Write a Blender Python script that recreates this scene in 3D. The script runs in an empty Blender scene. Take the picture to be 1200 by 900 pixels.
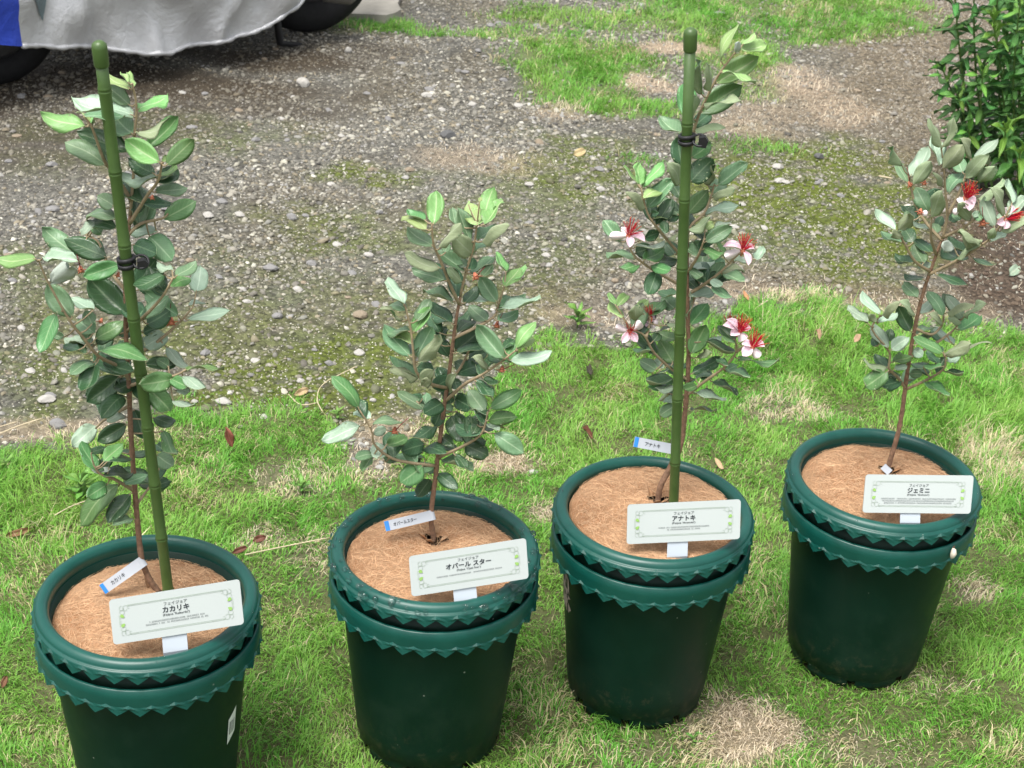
import bpy, math, random
import numpy as np
from mathutils import Vector, Matrix

random.seed(7)
rng = np.random.default_rng(11)
scene = bpy.context.scene
COL = scene.collection

# ------------------------------------------------------------------ camera
FPX, PITCH, ROLL, CAMH = 1998.0, 0.5147, 0.0592, 1.709
CF = Vector((0, math.cos(PITCH), -math.sin(PITCH)))
_u0 = Vector((0, math.sin(PITCH), math.cos(PITCH)))
CR = Vector((1, 0, 0)) * math.cos(ROLL) + _u0 * math.sin(ROLL)
CU = Vector((1, 0, 0)) * -math.sin(ROLL) + _u0 * math.cos(ROLL)
CAM = Vector((0, 0, CAMH))
cd = bpy.data.cameras.new('camera')
cd.sensor_fit = 'HORIZONTAL'
cd.sensor_width = 36.0
cd.lens = FPX / 1200.0 * 36.0
cd.clip_start = 0.05
cd.clip_end = 600
cd.dof.use_dof = True
cd.dof.focus_distance = 2.25
cd.dof.aperture_fstop = 18.0
cam = bpy.data.objects.new('camera', cd)
COL.objects.link(cam)
cam.matrix_world = Matrix(((CR.x, CU.x, -CF.x, 0), (CR.y, CU.y, -CF.y, 0), (CR.z, CU.z, -CF.z, CAMH), (0, 0, 0, 1)))
scene.camera = cam

# ------------------------------------------------------------------ light
SUN_EL, SUN_AZ = math.radians(70), math.radians(-140)      # azimuth from +Y (behind the pots) towards +X; soft light through thin cloud
world = bpy.data.worlds.new('World')
scene.world = world
world.use_nodes = True
wn = world.node_tree
wn.nodes.clear()
sky = wn.nodes.new('ShaderNodeTexSky')
sky.sky_type = 'NISHITA'
sky.sun_disc = False
sky.sun_elevation = SUN_EL
sky.sun_rotation = SUN_AZ
sky.air_density = 1.0
sky.dust_density = 4.0
sky.ozone_density = 1.0
hs = wn.nodes.new('ShaderNodeHueSaturation')
hs.inputs['Saturation'].default_value = 0.22
bg = wn.nodes.new('ShaderNodeBackground')
bg.inputs['Strength'].default_value = 0.105
wo = wn.nodes.new('ShaderNodeOutputWorld')
wn.links.new(sky.outputs[0], hs.inputs['Color'])
wn.links.new(hs.outputs[0], bg.inputs['Color'])
wn.links.new(bg.outputs[0], wo.inputs['Surface'])
sl = bpy.data.lights.new('sun', 'SUN')
sl.energy = 1.5
sl.angle = math.radians(30)
sl.color = (1.0, 0.97, 0.92)
sun = bpy.data.objects.new('sun', sl)
COL.objects.link(sun)
sd = Vector((math.sin(SUN_AZ) * math.cos(SUN_EL), math.cos(SUN_AZ) * math.cos(SUN_EL), math.sin(SUN_EL)))
sun.rotation_euler = (-sd).to_track_quat('-Z', 'Y').to_euler()
sun.location = (0, 0, 8)
vs = scene.view_settings
vs.view_transform = 'Standard'
vs.look = 'None'
vs.gamma = 1.0
vs.exposure = 1.42
vs.use_curve_mapping = False


# ------------------------------------------------------------------ pixel helpers (photograph 1200 x 900)
def ray(px, py):
    return CF + CR * ((px - 600) / FPX) + CU * ((450 - py) / FPX)


def G(px, py, z=0.0):
    d = ray(px, py)
    return CAM + d * ((z - CAMH) / d.z)


def PY(px, py, Y):
    d = ray(px, py)
    return CAM + d * (Y / d.y)


def PP(px, py, p0, n):
    d = ray(px, py)
    return CAM + d * ((p0 - CAM).dot(n) / d.dot(n))


def depth(p):
    return (p - CAM).dot(CF)


# ------------------------------------------------------------------ object helpers
ORG = {}


def link(name, data, parent=None, loc=None):
    """loc: world position of the new object's origin (parents carry no rotation unless they are leaves)"""
    o = bpy.data.objects.new(name, data)
    COL.objects.link(o)
    w = Vector(loc) if loc is not None else (ORG[parent.name].copy() if parent else Vector((0, 0, 0)))
    if parent:
        o.parent = parent
        o.location = w - ORG[parent.name]
    else:
        o.location = w
    ORG[o.name] = w
    return o


def tag(o, label=None, cat=None, group=None, kind=None):
    if label: o['label'] = label
    if cat: o['category'] = cat
    if group: o['group'] = group
    if kind: o['kind'] = kind
    return o


def thing(name, loc, label, cat, group=None):
    return tag(link(name, None, None, loc), label, cat, group)


def mesh(name, V, F, mats, smooth=True, mi=None):
    m = bpy.data.meshes.new(name)
    m.from_pydata([tuple(v) for v in V], [], [tuple(f) for f in F])
    for k in (mats if isinstance(mats, (list, tuple)) else [mats]):
        m.materials.append(k)
    if smooth:
        m.polygons.foreach_set('use_smooth', [True] * len(m.polygons))
    if mi is not None:
        m.polygons.foreach_set('material_index', mi)
    m.update()
    return m


def part(name, V, F, mats, parent=None, loc=None, smooth=True, mi=None):
    """V in world coordinates"""
    w = Vector(loc) if loc is not None else (ORG[parent.name] if parent else Vector((0, 0, 0)))
    m = mesh(name, [Vector(v) - w for v in V], F, mats, smooth, mi)
    return link(name, m, parent, w)


def bigmesh(name, V, loops, starts, totals, mat, cols=None, smooth=True):
    m = bpy.data.meshes.new(name)
    m.vertices.add(len(V))
    m.vertices.foreach_set('co', np.asarray(V, np.float32).ravel())
    m.loops.add(len(loops))
    m.loops.foreach_set('vertex_index', np.asarray(loops, np.int32))
    m.polygons.add(len(starts))
    m.polygons.foreach_set('loop_start', np.asarray(starts, np.int32))
    m.polygons.foreach_set('loop_total', np.asarray(totals, np.int32))
    if smooth:
        m.polygons.foreach_set('use_smooth', np.ones(len(starts), bool))
    if cols is not None:
        a = m.color_attributes.new('tint', 'FLOAT_COLOR', 'POINT')
        c = np.ones((len(V), 4), np.float32)
        c[:, :3] = cols
        a.data.foreach_set('color', c.ravel())
    m.materials.append(mat)
    m.update(calc_edges=True)
    m.validate()
    return m


def frame(d):
    d = d.normalized()
    a = Vector((0, 0, 1)) if abs(d.z) < .9 else Vector((1, 0, 0))
    x = a.cross(d).normalized()
    return x, d.cross(x), d


def tube(pts, rad, n=8, cap=True):
    pts = [Vector(p) for p in pts]
    if not isinstance(rad, (list, tuple)): rad = [rad] * len(pts)
    V, F = [], []
    x = None
    for i, p in enumerate(pts):
        d = (pts[min(i + 1, len(pts) - 1)] - pts[max(i - 1, 0)])
        if d.length < 1e-9: d = Vector((0, 0, 1))
        d.normalize()
        if x is None: x = frame(d)[0]
        x = (x - d * x.dot(d)).normalized()
        y = d.cross(x)
        for k in range(n):
            t = 2 * math.pi * k / n
            V.append(p + (x * math.cos(t) + y * math.sin(t)) * rad[i])
    for i in range(len(pts) - 1):
        for k in range(n):
            F.append((i * n + k, i * n + (k + 1) % n, (i + 1) * n + (k + 1) % n, (i + 1) * n + k))
    if cap:
        F.append(tuple(range(n))[::-1])
        F.append(tuple((len(pts) - 1) * n + k for k in range(n)))
    return V, F


def lathe(prof, n, c, close=False, rf=None):
    """prof: list of (r, z); c: centre (x, y)"""
    V, F = [], []
    for (r, z) in prof:
        for k in range(n):
            t = 2 * math.pi * k / n
            V.append((c[0] + r * math.cos(t), c[1] + r * math.sin(t), z))
    m = len(prof)
    for i in range(m - (0 if close else 1)):
        j = (i + 1) % m
        for k in range(n):
            F.append((i * n + k, i * n + (k + 1) % n, j * n + (k + 1) % n, j * n + k))
    return V, F


def join(lst):
    V, F = [], []
    for v, f in lst:
        b = len(V)
        V += list(v)
        F += [tuple(i + b for i in q) for q in f]
    return V, F


def smooth_path(pts, k=4):
    """Catmull-Rom through the points"""
    P = [pts[0]] + list(pts) + [pts[-1]]
    out = []
    for i in range(1, len(P) - 2):
        for j in range(k):
            t = j / k
            a, b, c, d = P[i - 1], P[i], P[i + 1], P[i + 2]
            out.append(.5 * ((2 * b) + (c - a) * t + (2 * a - 5 * b + 4 * c - d) * t * t + (3 * b - a - 3 * c + d) * t ** 3))
    out.append(Vector(pts[-1]))
    return out


# ------------------------------------------------------------------ numpy noise
def vnoise(x, y, seed=0):
    xi = np.floor(x).astype(np.int64)
    yi = np.floor(y).astype(np.int64)
    fx = x - xi
    fy = y - yi
    fx = fx * fx * (3 - 2 * fx)
    fy = fy * fy * (3 - 2 * fy)

    def h(a, b):
        n = (a * 374761393 + b * 668265263 + seed * 974634777) & 0x7fffffff
        n = ((n ^ (n >> 13)) * 1274126177) & 0x7fffffff
        return ((n ^ (n >> 16)) & 0xffff) / 65535.0
    return (h(xi, yi) * (1 - fx) + h(xi + 1, yi) * fx) * (1 - fy) + (h(xi, yi + 1) * (1 - fx) + h(xi + 1, yi + 1) * fx) * fy


def fbm(x, y, s, seed=0, o=4):
    v = 0
    a = .5
    for i in range(o):
        v = v + a * vnoise(x * s, y * s, seed + i * 17)
        s *= 2.03
        a *= .5
    return v / (1 - .5 ** o)


def sstep(a, b, x):
    t = np.clip((x - a) / (b - a), 0, 1)
    return t * t * (3 - 2 * t)


# ------------------------------------------------------------------ materials
def mat(name):
    m = bpy.data.materials.new(name)
    m.use_nodes = True
    nt = m.node_tree
    return m, nt, nt.nodes['Principled BSDF']


def node(nt, t, **kw):
    n = nt.nodes.new(t)
    for k, v in kw.items():
        if k in n.inputs: n.inputs[k].default_value = v
        else: setattr(n, k, v)
    return n


def ramp(nt, src, stops):
    r = nt.nodes.new('ShaderNodeValToRGB')
    e = r.color_ramp.elements
    while len(e) < len(stops): e.new(0.5)
    for i, (p, c) in enumerate(stops):
        e[i].position = p
        e[i].color = (c[0], c[1], c[2], 1) if not isinstance(c, (int, float)) else (c, c, c, 1)
    nt.links.new(src, r.inputs[0])
    return r


def mixc(nt, fac, a, b, mode='MIX'):
    n = nt.nodes.new('ShaderNodeMix')
    n.data_type = 'RGBA'
    n.blend_type = mode
    for s, v in ((n.inputs['Factor'], fac), (n.inputs['A'], a), (n.inputs['B'], b)):
        if hasattr(v, 'is_output'): nt.links.new(v, s)
        elif isinstance(v, (int, float)): s.default_value = v
        else: s.default_value = (v[0], v[1], v[2], 1)
    return n.outputs['Result']


def mth(nt, op, a, b=None):
    n = nt.nodes.new('ShaderNodeMath')
    n.operation = op
    for i, v in enumerate((a, b)):
        if v is None: continue
        if hasattr(v, 'is_output'): nt.links.new(v, n.inputs[i])
        else: n.inputs[i].default_value = v
    return n.outputs[0]


def noise(nt, scale, detail=4, rough=.55, coord=None, dist=0.0):
    n = node(nt, 'ShaderNodeTexNoise')
    n.inputs['Scale'].default_value = scale
    n.inputs['Detail'].default_value = detail
    n.inputs['Roughness'].default_value = rough
    n.inputs['Distortion'].default_value = dist
    if coord is not None: nt.links.new(coord, n.inputs['Vector'])
    return n


def objco(nt):
    return nt.nodes.new('ShaderNodeTexCoord').outputs['Object']


def bump(nt, h, strength, dist, bsdf):
    b = nt.nodes.new('ShaderNodeBump')
    b.inputs['Strength'].default_value = strength
    b.inputs['Distance'].default_value = dist
    nt.links.new(h, b.inputs['Height'])
    nt.links.new(b.outputs[0], bsdf.inputs['Normal'])
    return b


def plain(name, col, rough=.5, spec=.5, var=.15, nscale=40, bstr=0.0, metallic=0.0):
    m, nt, p = mat(name)
    co = objco(nt)
    n = noise(nt, nscale, 4, .6, co)
    r = ramp(nt, n.outputs['Fac'], [(.25, [c * (1 - var) for c in col]), (.75, [min(1, c * (1 + var)) for c in col])])
    nt.links.new(r.outputs[0], p.inputs['Base Color'])
    p.inputs['Roughness'].default_value = rough
    p.inputs['Specular IOR Level'].default_value = spec
    p.inputs['Metallic'].default_value = metallic
    if bstr: bump(nt, n.outputs['Fac'], bstr, .002, p)
    return m


def translucent(nt, p, colsock, f):
    t = nt.nodes.new('ShaderNodeBsdfTranslucent')
    nt.links.new(colsock, t.inputs[0])
    mx = nt.nodes.new('ShaderNodeMixShader')
    mx.inputs[0].default_value = f
    nt.links.new(p.outputs[0], mx.inputs[1])
    nt.links.new(t.outputs[0], mx.inputs[2])
    nt.links.new(mx.outputs[0], nt.nodes['Material Output'].inputs[0])


def leafmat(name, col, vein, rough=.42, spec=.5, tr=.12, hv=.17, veinw=.05, lateral=.25):
    m, nt, p = mat(name)
    uv = node(nt, 'ShaderNodeUVMap')
    sp = node(nt, 'ShaderNodeSeparateXYZ')
    nt.links.new(uv.outputs[0], sp.inputs[0])
    d = mth(nt, 'ABSOLUTE', mth(nt, 'SUBTRACT', sp.outputs[0], .5))
    mr = node(nt, 'ShaderNodeMapRange')
    mr.inputs['From Min'].default_value = veinw
    mr.inputs['From Max'].default_value = veinw * .3
    nt.links.new(d, mr.inputs['Value'])
    # lateral veins: stripes running obliquely from the midrib
    st = mth(nt, 'SINE', mth(nt, 'MULTIPLY', mth(nt, 'SUBTRACT', sp.outputs[1], mth(nt, 'MULTIPLY', d, .55)), 48.0))
    lv = node(nt, 'ShaderNodeMapRange')
    lv.inputs['From Min'].default_value = .82
    lv.inputs['From Max'].default_value = 1.0
    nt.links.new(st, lv.inputs['Value'])
    oi = node(nt, 'ShaderNodeObjectInfo')
    co = objco(nt)
    nz = noise(nt, 3.0, 5, .6, co)
    val = mth(nt, 'ADD', mth(nt, 'MULTIPLY', oi.outputs['Random'], hv * 2), 1 - hv)
    val = mth(nt, 'MULTIPLY', val, mth(nt, 'ADD', mth(nt, 'MULTIPLY', nz.outputs['Fac'], .5), .75))
    base = mixc(nt, mth(nt, 'MULTIPLY', lv.outputs[0], lateral), col, vein)
    base = mixc(nt, mr.outputs[0], base, vein)
    h = node(nt, 'ShaderNodeHueSaturation')
    nt.links.new(base, h.inputs['Color'])
    nt.links.new(val, h.inputs['Value'])
    nt.links.new(mth(nt, 'ADD', mth(nt, 'MULTIPLY', oi.outputs['Random'], .04), .48), h.inputs['Hue'])
    nt.links.new(h.outputs[0], p.inputs['Base Color'])
    p.inputs['Roughness'].default_value = rough
    p.inputs['Specular IOR Level'].default_value = spec
    hh = mth(nt, 'ADD', mth(nt, 'MULTIPLY', lv.outputs[0], -.5), mth(nt, 'MULTIPLY', nz.outputs['Fac'], .8))
    bump(nt, hh, .35, .002, p)
    translucent(nt, p, h.outputs[0], tr)
    return m


def tintmat(name, rough=.7, spec=.3, tr=0.0, nscale=60, var=.25, bstr=0.0):
    """colour from the 'tint' attribute with a little grain"""
    m, nt, p = mat(name)
    a = node(nt, 'ShaderNodeAttribute', attribute_name='tint')
    n = noise(nt, nscale, 4, .6, objco(nt))
    v = mth(nt, 'ADD', mth(nt, 'MULTIPLY', n.outputs['Fac'], var * 2), 1 - var)
    c = mixc(nt, 1.0, a.outputs['Color'], v, 'MULTIPLY')
    nt.links.new(c, p.inputs['Base Color'])
    p.inputs['Roughness'].default_value = rough
    p.inputs['Specular IOR Level'].default_value = spec
    if bstr: bump(nt, n.outputs['Fac'], bstr, .003, p)
    if tr: translucent(nt, p, c, tr)
    return m


M = {}
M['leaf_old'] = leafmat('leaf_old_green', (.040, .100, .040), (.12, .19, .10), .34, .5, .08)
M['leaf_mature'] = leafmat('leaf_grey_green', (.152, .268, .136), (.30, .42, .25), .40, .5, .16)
M['leaf_silver'] = leafmat('leaf_silvery_green', (.310, .420, .300), (.44, .54, .41), .40, .5, .14)
M['leaf_young'] = leafmat('leaf_young_green', (.235, .455, .150), (.44, .58, .29), .40, .5, .34)
M['leaf_tender'] = leafmat('leaf_tender_yellow_green', (.350, .500, .190), (.50, .60, .32), .45, .4, .28)
M['leaf_under'] = leafmat('leaf_underside', (.330, .400, .235), (.42, .48, .32), .75, .2, .22, lateral=.35)
M['leaf_under_pale'] = leafmat('leaf_underside_felted', (.47, .54, .47), (.52, .58, .5), .8, .2, .1)
M['bark'] = plain('bark_reddish_brown', (.215, .130, .085), .85, .2, .45, 160, .6)
M['twig'] = plain('twig_green_brown', (.30, .235, .145), .7, .3, .3, 120, .2)
M['stake'] = None


def ground_material():
    m, nt, p = mat('ground_soil_gravel_moss')
    a = node(nt, 'ShaderNodeAttribute', attribute_name='tint')
    co = objco(nt)
    n1 = noise(nt, 55, 6, .7, co)
    n2 = noise(nt, 260, 4, .7, co)
    vo = node(nt, 'ShaderNodeTexVoronoi')
    vo.inputs['Scale'].default_value = 120
    nt.links.new(co, vo.inputs['Vector'])
    sp = node(nt, 'ShaderNodeSeparateColor')
    nt.links.new(vo.outputs['Color'], sp.inputs[0])
    v = mth(nt, 'ADD', mth(nt, 'MULTIPLY', n1.outputs['Fac'], 1.1), .35)
    v = mth(nt, 'MULTIPLY', v, mth(nt, 'ADD', mth(nt, 'MULTIPLY', n2.outputs['Fac'], .9), .5))
    gr = node(nt, 'ShaderNodeAttribute', attribute_name='gravel')
    cell = mth(nt, 'ADD', mth(nt, 'MULTIPLY', sp.outputs[0], .9), .5)
    mxv = node(nt, 'ShaderNodeMix')
    nt.links.new(gr.outputs['Fac'], mxv.inputs[0])
    mxv.inputs[2].default_value = 1.0
    nt.links.new(cell, mxv.inputs[3])
    v = mth(nt, 'MULTIPLY', v, mxv.outputs[0])
    c = mixc(nt, 1.0, a.outputs['Color'], v, 'MULTIPLY')
    nt.links.new(c, p.inputs['Base Color'])
    p.inputs['Roughness'].default_value = .85
    p.inputs['Specular IOR Level'].default_value = .25
    h = mth(nt, 'ADD', mth(nt, 'MULTIPLY', n2.outputs['Fac'], .5), n1.outputs['Fac'])
    h = mth(nt, 'ADD', h, mth(nt, 'MULTIPLY', vo.outputs['Distance'], -.6))
    bump(nt, h, .9, .006, p)
    return m


# ------------------------------------------------------------------ ground masks (world coordinates)
def blobs(X, Y, lst, seed, edge=.45, amp=.8, ns=9):
    w = np.zeros_like(X)
    n = (fbm(X, Y, ns, seed) - .5) * amp * 2
    for b in lst:
        px, py, rx, ry = b[:4]
        k = b[4] if len(b) > 4 else 1.0
        c = G(px, py)
        e = G(px + rx, py)
        q = G(px, py - ry)
        ax = abs(e.x - c.x)
        ay = abs(q.y - c.y)
        d = np.sqrt(((X - c.x) / ax) ** 2 + ((Y - c.y) / ay) ** 2)
        w = np.maximum(w, k * sstep(1 + edge, 1 - edge, d + n))
    return w


LAWN_EDGE = [(-500, 548), (-150, 540), (0, 530), (90, 522), (150, 500), (215, 480), (330, 474), (378, 482), (400, 520), (455, 540), (490, 500),
             (560, 455), (620, 415), (660, 402), (760, 392), (860, 372), (930, 352), (1000, 362), (1080, 382), (1150, 384), (1200, 390), (1500, 420), (2000, 470)]
_le = np.array([[G(*q).x, G(*q).y] for q in LAWN_EDGE])


def lawn_mask(X, Y):
    ye = np.interp(X, _le[:, 0], _le[:, 1])
    n = (fbm(X, Y, 14, 3) - .5) * .22 + (fbm(X, Y, 50, 5) - .5) * .1
    return sstep(.03, -.05, Y - ye + n)


FAR_GRASS = [(700, 72, 92, 32), (655, 92, 46, 24), (735, 128, 62, 11, .95), (850, 62, 62, 28), (700, 112, 50, 20, .9), (900, 14, 170, 20, .9), (1010, 4, 70, 10), (440, 27, 45, 8, .9),
             (560, 38, 110, 8, .55), (770, 28, 170, 15, .75), (880, 95, 35, 22, .7), (1000, 30, 60, 12, .6), (640, 40, 90, 8, .5), (790, 190, 70, 7, .3), (880, 175, 70, 9, .35)]
BALD = [(762, 100, 38, 11), (790, 58, 45, 7), (940, 92, 40, 18, .7), (985, 128, 40, 16, .5)]
STRAW = [(868, 852, 62, 42), (588, 545, 42, 12), (1140, 690, 26, 14, .7), (640, 606, 26, 16, .8), (700, 618, 30, 14, .5), (345, 560, 45, 22, .4), (440, 540, 30, 26, .6),
         (930, 480, 60, 14, .5), (305, 632, 34, 15, .5), (380, 650, 50, 30, .4), (1165, 540, 45, 35, .4), (540, 210, 1, 1, 0),
         (560, 188, 66, 16, .6), (650, 130, 30, 11, .8), (900, 132, 50, 12, .7), (870, 150, 60, 12, .7), (950, 112, 60, 24, .5), (120, 505, 110, 10, .7), (20, 510, 60, 8, .7),
         (470, 505, 50, 16, .8), (690, 375, 70, 12, .6), (880, 345, 120, 10, .7), (1080, 360, 90, 12, .8), (1090, 805, 60, 20, .35), (760, 885, 60, 20, .3), (1010, 880, 70, 22, .35)]
MOSS = [(440, 208, 70, 14, .9), (400, 265, 90, 34, .65), (400, 430, 140, 50, .95), (310, 463, 120, 10, 1.), (950, 235, 170, 60, 1.), (1000, 190, 120, 34, 1.),
        (700, 205, 90, 36, .85), (80, 425, 130, 55, .75), (150, 150, 160, 20, .5), (560, 335, 90, 36, .65), (840, 215, 80, 36, .85), (690, 165, 80, 12, .7), (600, 240, 120, 36, .5),
        (350, 400, 220, 46, .6), (1000, 280, 80, 55, 1.), (1060, 250, 60, 40, .95), (520, 420, 70, 34, .7), (430, 25, 60, 12, .6), (240, 470, 50, 9, 1.), (60, 330, 110, 40, .45), (330, 330, 140, 40, .4),
        (640, 300, 80, 30, .5), (60, 190, 90, 20, .4), (470, 355, 60, 30, .5), (860, 290, 120, 30, .6)]
WET = [(150, 92, 260, 18), (330, 70, 110, 14), (-120, 105, 200, 30), (420, 60, 80, 14, .6), (40, 150, 200, 44, .55), (200, 115, 200, 14, .7)]
LITTER = [(1165, 310, 60, 60, 1.), (1250, 330, 120, 80, 1.), (1130, 270, 40, 40, .8)]
CHIPS = [(1050, 95, 70, 90, .9), (1010, 130, 90, 30, .8), (1080, 30, 80, 50, .9), (1180, 60, 80, 60, .9), (930, 130, 50, 30, .5), (870, 330, 160, 14, .6), (1060, 345, 120, 14, .9), (650, 350, 80, 18, .5)]
TALL = [(985, 405, 150, 45), (1175, 535, 60, 55), (60, 575, 90, 40), (1130, 470, 90, 40), (730, 90, 60, 20)]


def masks(X, Y):
    return dict(lawn=lawn_mask(X, Y), far=blobs(X, Y, FAR_GRASS, 21, .4, .5, 7), bald=blobs(X, Y, BALD, 23, .4, .4, 9), straw=blobs(X, Y, STRAW, 25, .45, .5, 12),
                moss=blobs(X, Y, MOSS, 27, .5, .9, 9), wet=blobs(X, Y, WET, 29, .4, .4, 5), litter=blobs(X, Y, LITTER, 31, .4, .5, 8), chips=blobs(X, Y, CHIPS, 33, .5, .6, 7))


def height(X, Y):
    r = sstep(2.6, 3.4, Y)
    h = (fbm(X, Y, 2.2, 41, 3) - .5) * .05 * r + (fbm(X, Y, 11, 43, 3) - .5) * .012 * (.35 + .65 * r)
    return h


def h1(x, y):
    return float(height(np.array([x]), np.array([y]))[0])


# ------------------------------------------------------------------ ground sheet
def build_ground():
    xs = np.arange(-2.4, 2.6, .0135)
    ys = np.arange(1.2, 6.7, .0135)
    g = .03 * 1.22 ** np.arange(1, 43)
    g = np.cumsum(g)
    xs = np.concatenate([xs[0] - g[::-1], xs, xs[-1] + g])
    ys = np.concatenate([ys[0] - g[::-1], ys, ys[-1] + g])
    X, Y = np.meshgrid(xs, ys)
    X = X.ravel()
    Y = Y.ravel()
    inner = (np.abs(X) < 3.2) & (Y > .6) & (Y < 7.5)
    H = np.where(inner, height(X, Y), 0)
    k = masks(X, Y)
    grv = np.stack([.095 + .06 * fbm(X, Y, 2, 51)] * 3, 1) * np.array([1.0, .96, .82])
    def mixm(c, col, w):
        return c * (1 - w[:, None]) + np.array(col) * w[:, None]
    c = mixm(grv, (.125, .105, .068), .5 * sstep(.45, .7, fbm(X, Y, 5, 53)))
    c = mixm(c, (.092, .118, .014), k['moss'] * sstep(.18, .48, fbm(X, Y, 30, 55)) * .97)
    c = mixm(c, (.33, .26, .18), k['straw'] * .85)
    c = mixm(c, (.16, .128, .084), k['chips'] * .9)
    c = mixm(c, (.058, .044, .028), k['wet'] * .95)
    c = mixm(c, (.075, .052, .036), k['litter'] * .9)
    c = mixm(c, (.13, .17, .055), k['far'] * .9)
    c = mixm(c, (.36, .28, .20), k['bald'] * .9)
    c = mixm(c, (.105, .115, .045), k['lawn'] * (1 - .75 * k['straw']))
    gravel = np.clip(1 - k['lawn'] - k['far'] * .8 - k['wet'] * .6 - k['straw'] * .6, 0, 1)
    V = np.stack([X, Y, H], 1)
    nx, ny = len(xs), len(ys)
    i = np.arange(nx * ny).reshape(ny, nx)
    q = np.stack([i[:-1, :-1], i[:-1, 1:], i[1:, 1:], i[1:, :-1]], -1).reshape(-1, 4)
    m = bigmesh('ground', V, q.ravel(), np.arange(len(q)) * 4, np.full(len(q), 4), ground_material(), c)
    a = m.attributes.new('gravel', 'FLOAT', 'POINT')
    a.data.foreach_set('value', gravel.astype(np.float32))
    o = link('ground', m)
    return tag(o, 'gravel yard ground with moss, straw and bare soil behind the lawn', None, None, 'structure')


ground = build_ground()

# ------------------------------------------------------------------ pots: where they stand
RIM = .15
HR = .3374
POTS = [Vector((-.4637, 1.8052, 0)), Vector((-.0938, 1.9576, 0)), Vector((.2182, 2.0883, 0)), Vector((.5759, 2.2129, 0))]
RB, RT = .1038, .1300

# ------------------------------------------------------------------ gravel
_t = (1 + 5 ** .5) / 2
ICO_V = np.array([(-1, _t, 0), (1, _t, 0), (-1, -_t, 0), (1, -_t, 0), (0, -1, _t), (0, 1, _t), (0, -1, -_t), (0, 1, -_t), (_t, 0, -1), (_t, 0, 1), (-_t, 0, -1), (-_t, 0, 1)], float)
ICO_V /= np.linalg.norm(ICO_V[0])
ICO_F = np.array([(0, 11, 5), (0, 5, 1), (0, 1, 7), (0, 7, 10), (0, 10, 11), (1, 5, 9), (5, 11, 4), (11, 10, 2), (10, 7, 6), (7, 1, 8), (3, 9, 4), (3, 4, 2), (3, 2, 6), (3, 6, 8), (3, 8, 9), (4, 9, 5), (2, 4, 11), (6, 2, 10), (8, 6, 7), (9, 8, 1)])


def subdiv(V, F):
    V = [tuple(v) for v in V]
    mid = {}
    out = []

    def m(a, b):
        k = (min(a, b), max(a, b))
        if k not in mid:
            p = (np.array(V[a]) + np.array(V[b])) / 2
            V.append(tuple(p / np.linalg.norm(p)))
            mid[k] = len(V) - 1
        return mid[k]
    for a, b, c in F:
        x, y, z = m(a, b), m(b, c), m(c, a)
        out += [(a, x, z), (b, y, x), (c, z, y), (x, y, z)]
    return np.array(V), np.array(out)


def scatter(n, fn):
    """fn(X, Y, masks) -> keep probability; positions over the visible ground"""
    pts = []
    tot = 0
    while tot < n:
        k = n * 3
        Y = rng.uniform(1.5, 6.4, k)
        hw = .62 + .34 * Y * .92
        X = rng.uniform(-1, 1, k) * hw + .02 * Y
        keep = rng.uniform(0, 1, k) * 2.7 < hw       # even density over the trapezoid
        X, Y = X[keep], Y[keep]
        mk = masks(X, Y)
        keep = rng.uniform(0, 1, len(X)) < fn(X, Y, mk)
        pts.append(np.stack([X[keep], Y[keep]], 1))
        tot += keep.sum()
    return np.concatenate(pts)[:n]


def rocks(n, pts, size, flat, cols, sink=.25, jit=.28):
    ang = rng.uniform(0, 2 * np.pi, n)
    s = size[:, None] * np.stack([rng.uniform(.8, 1.35, n), rng.uniform(.6, 1.0, n), flat], 1)
    V = ICO_V[None] * (1 + rng.uniform(-jit, jit, (n, 12, 1)))
    V = V * s[:, None, :]
    tl = rng.uniform(-.35, .35, (n, 1))
    z = V[:, :, 2] + V[:, :, 0] * tl
    c, sn = np.cos(ang)[:, None], np.sin(ang)[:, None]
    x = V[:, :, 0] * c - V[:, :, 1] * sn
    y = V[:, :, 0] * sn + V[:, :, 1] * c
    h = height(pts[:, 0], pts[:, 1])
    P = np.stack([x + pts[:, :1], y + pts[:, 1:], z + (h + s[:, 2] * (1 - 2 * sink))[:, None] * 1.0], 2)
    keepf = ICO_F[ICO_V[ICO_F].mean(1)[:, 2] > -.45]
    L = (keepf[None] + (np.arange(n) * 12)[:, None, None]).reshape(-1)
    return P.reshape(-1, 3), L, np.repeat(cols, 12, 0)


def stone_cols(n, X, Y, mk):
    pal = np.array([(.30, .28, .25), (.22, .21, .19), (.40, .38, .33), (.17, .155, .135), (.26, .225, .17), (.52, .50, .46), (.33, .32, .32), (.12, .115, .11)])
    c = pal[rng.choice(len(pal), n, p=[.2, .2, .12, .16, .14, .05, .09, .04])] * rng.uniform(.50, .98, (n, 1)) * np.array((1.0, 1.0, .93))
    w = (mk['moss'] * (rng.uniform(0, 1, n) < .6) * rng.uniform(.4, 1.2, n))[:, None].clip(0, 1)
    c = c * (1 - w * .75) + np.array((.085, .10, .02)) * w * .75
    w = (mk['litter'] * (rng.uniform(0, 1, n) < .72))[:, None]
    c = c * (1 - w) + np.array((.085, .058, .040)) * w
    w = (mk['chips'] * rng.uniform(.3, 1, n))[:, None] * .75
    c = c * (1 - w) + np.array((.15, .118, .08)) * w
    w = mk['wet'][:, None] * .7
    c = c * (1 - w) + np.array((.08, .065, .045)) * w
    return c


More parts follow.
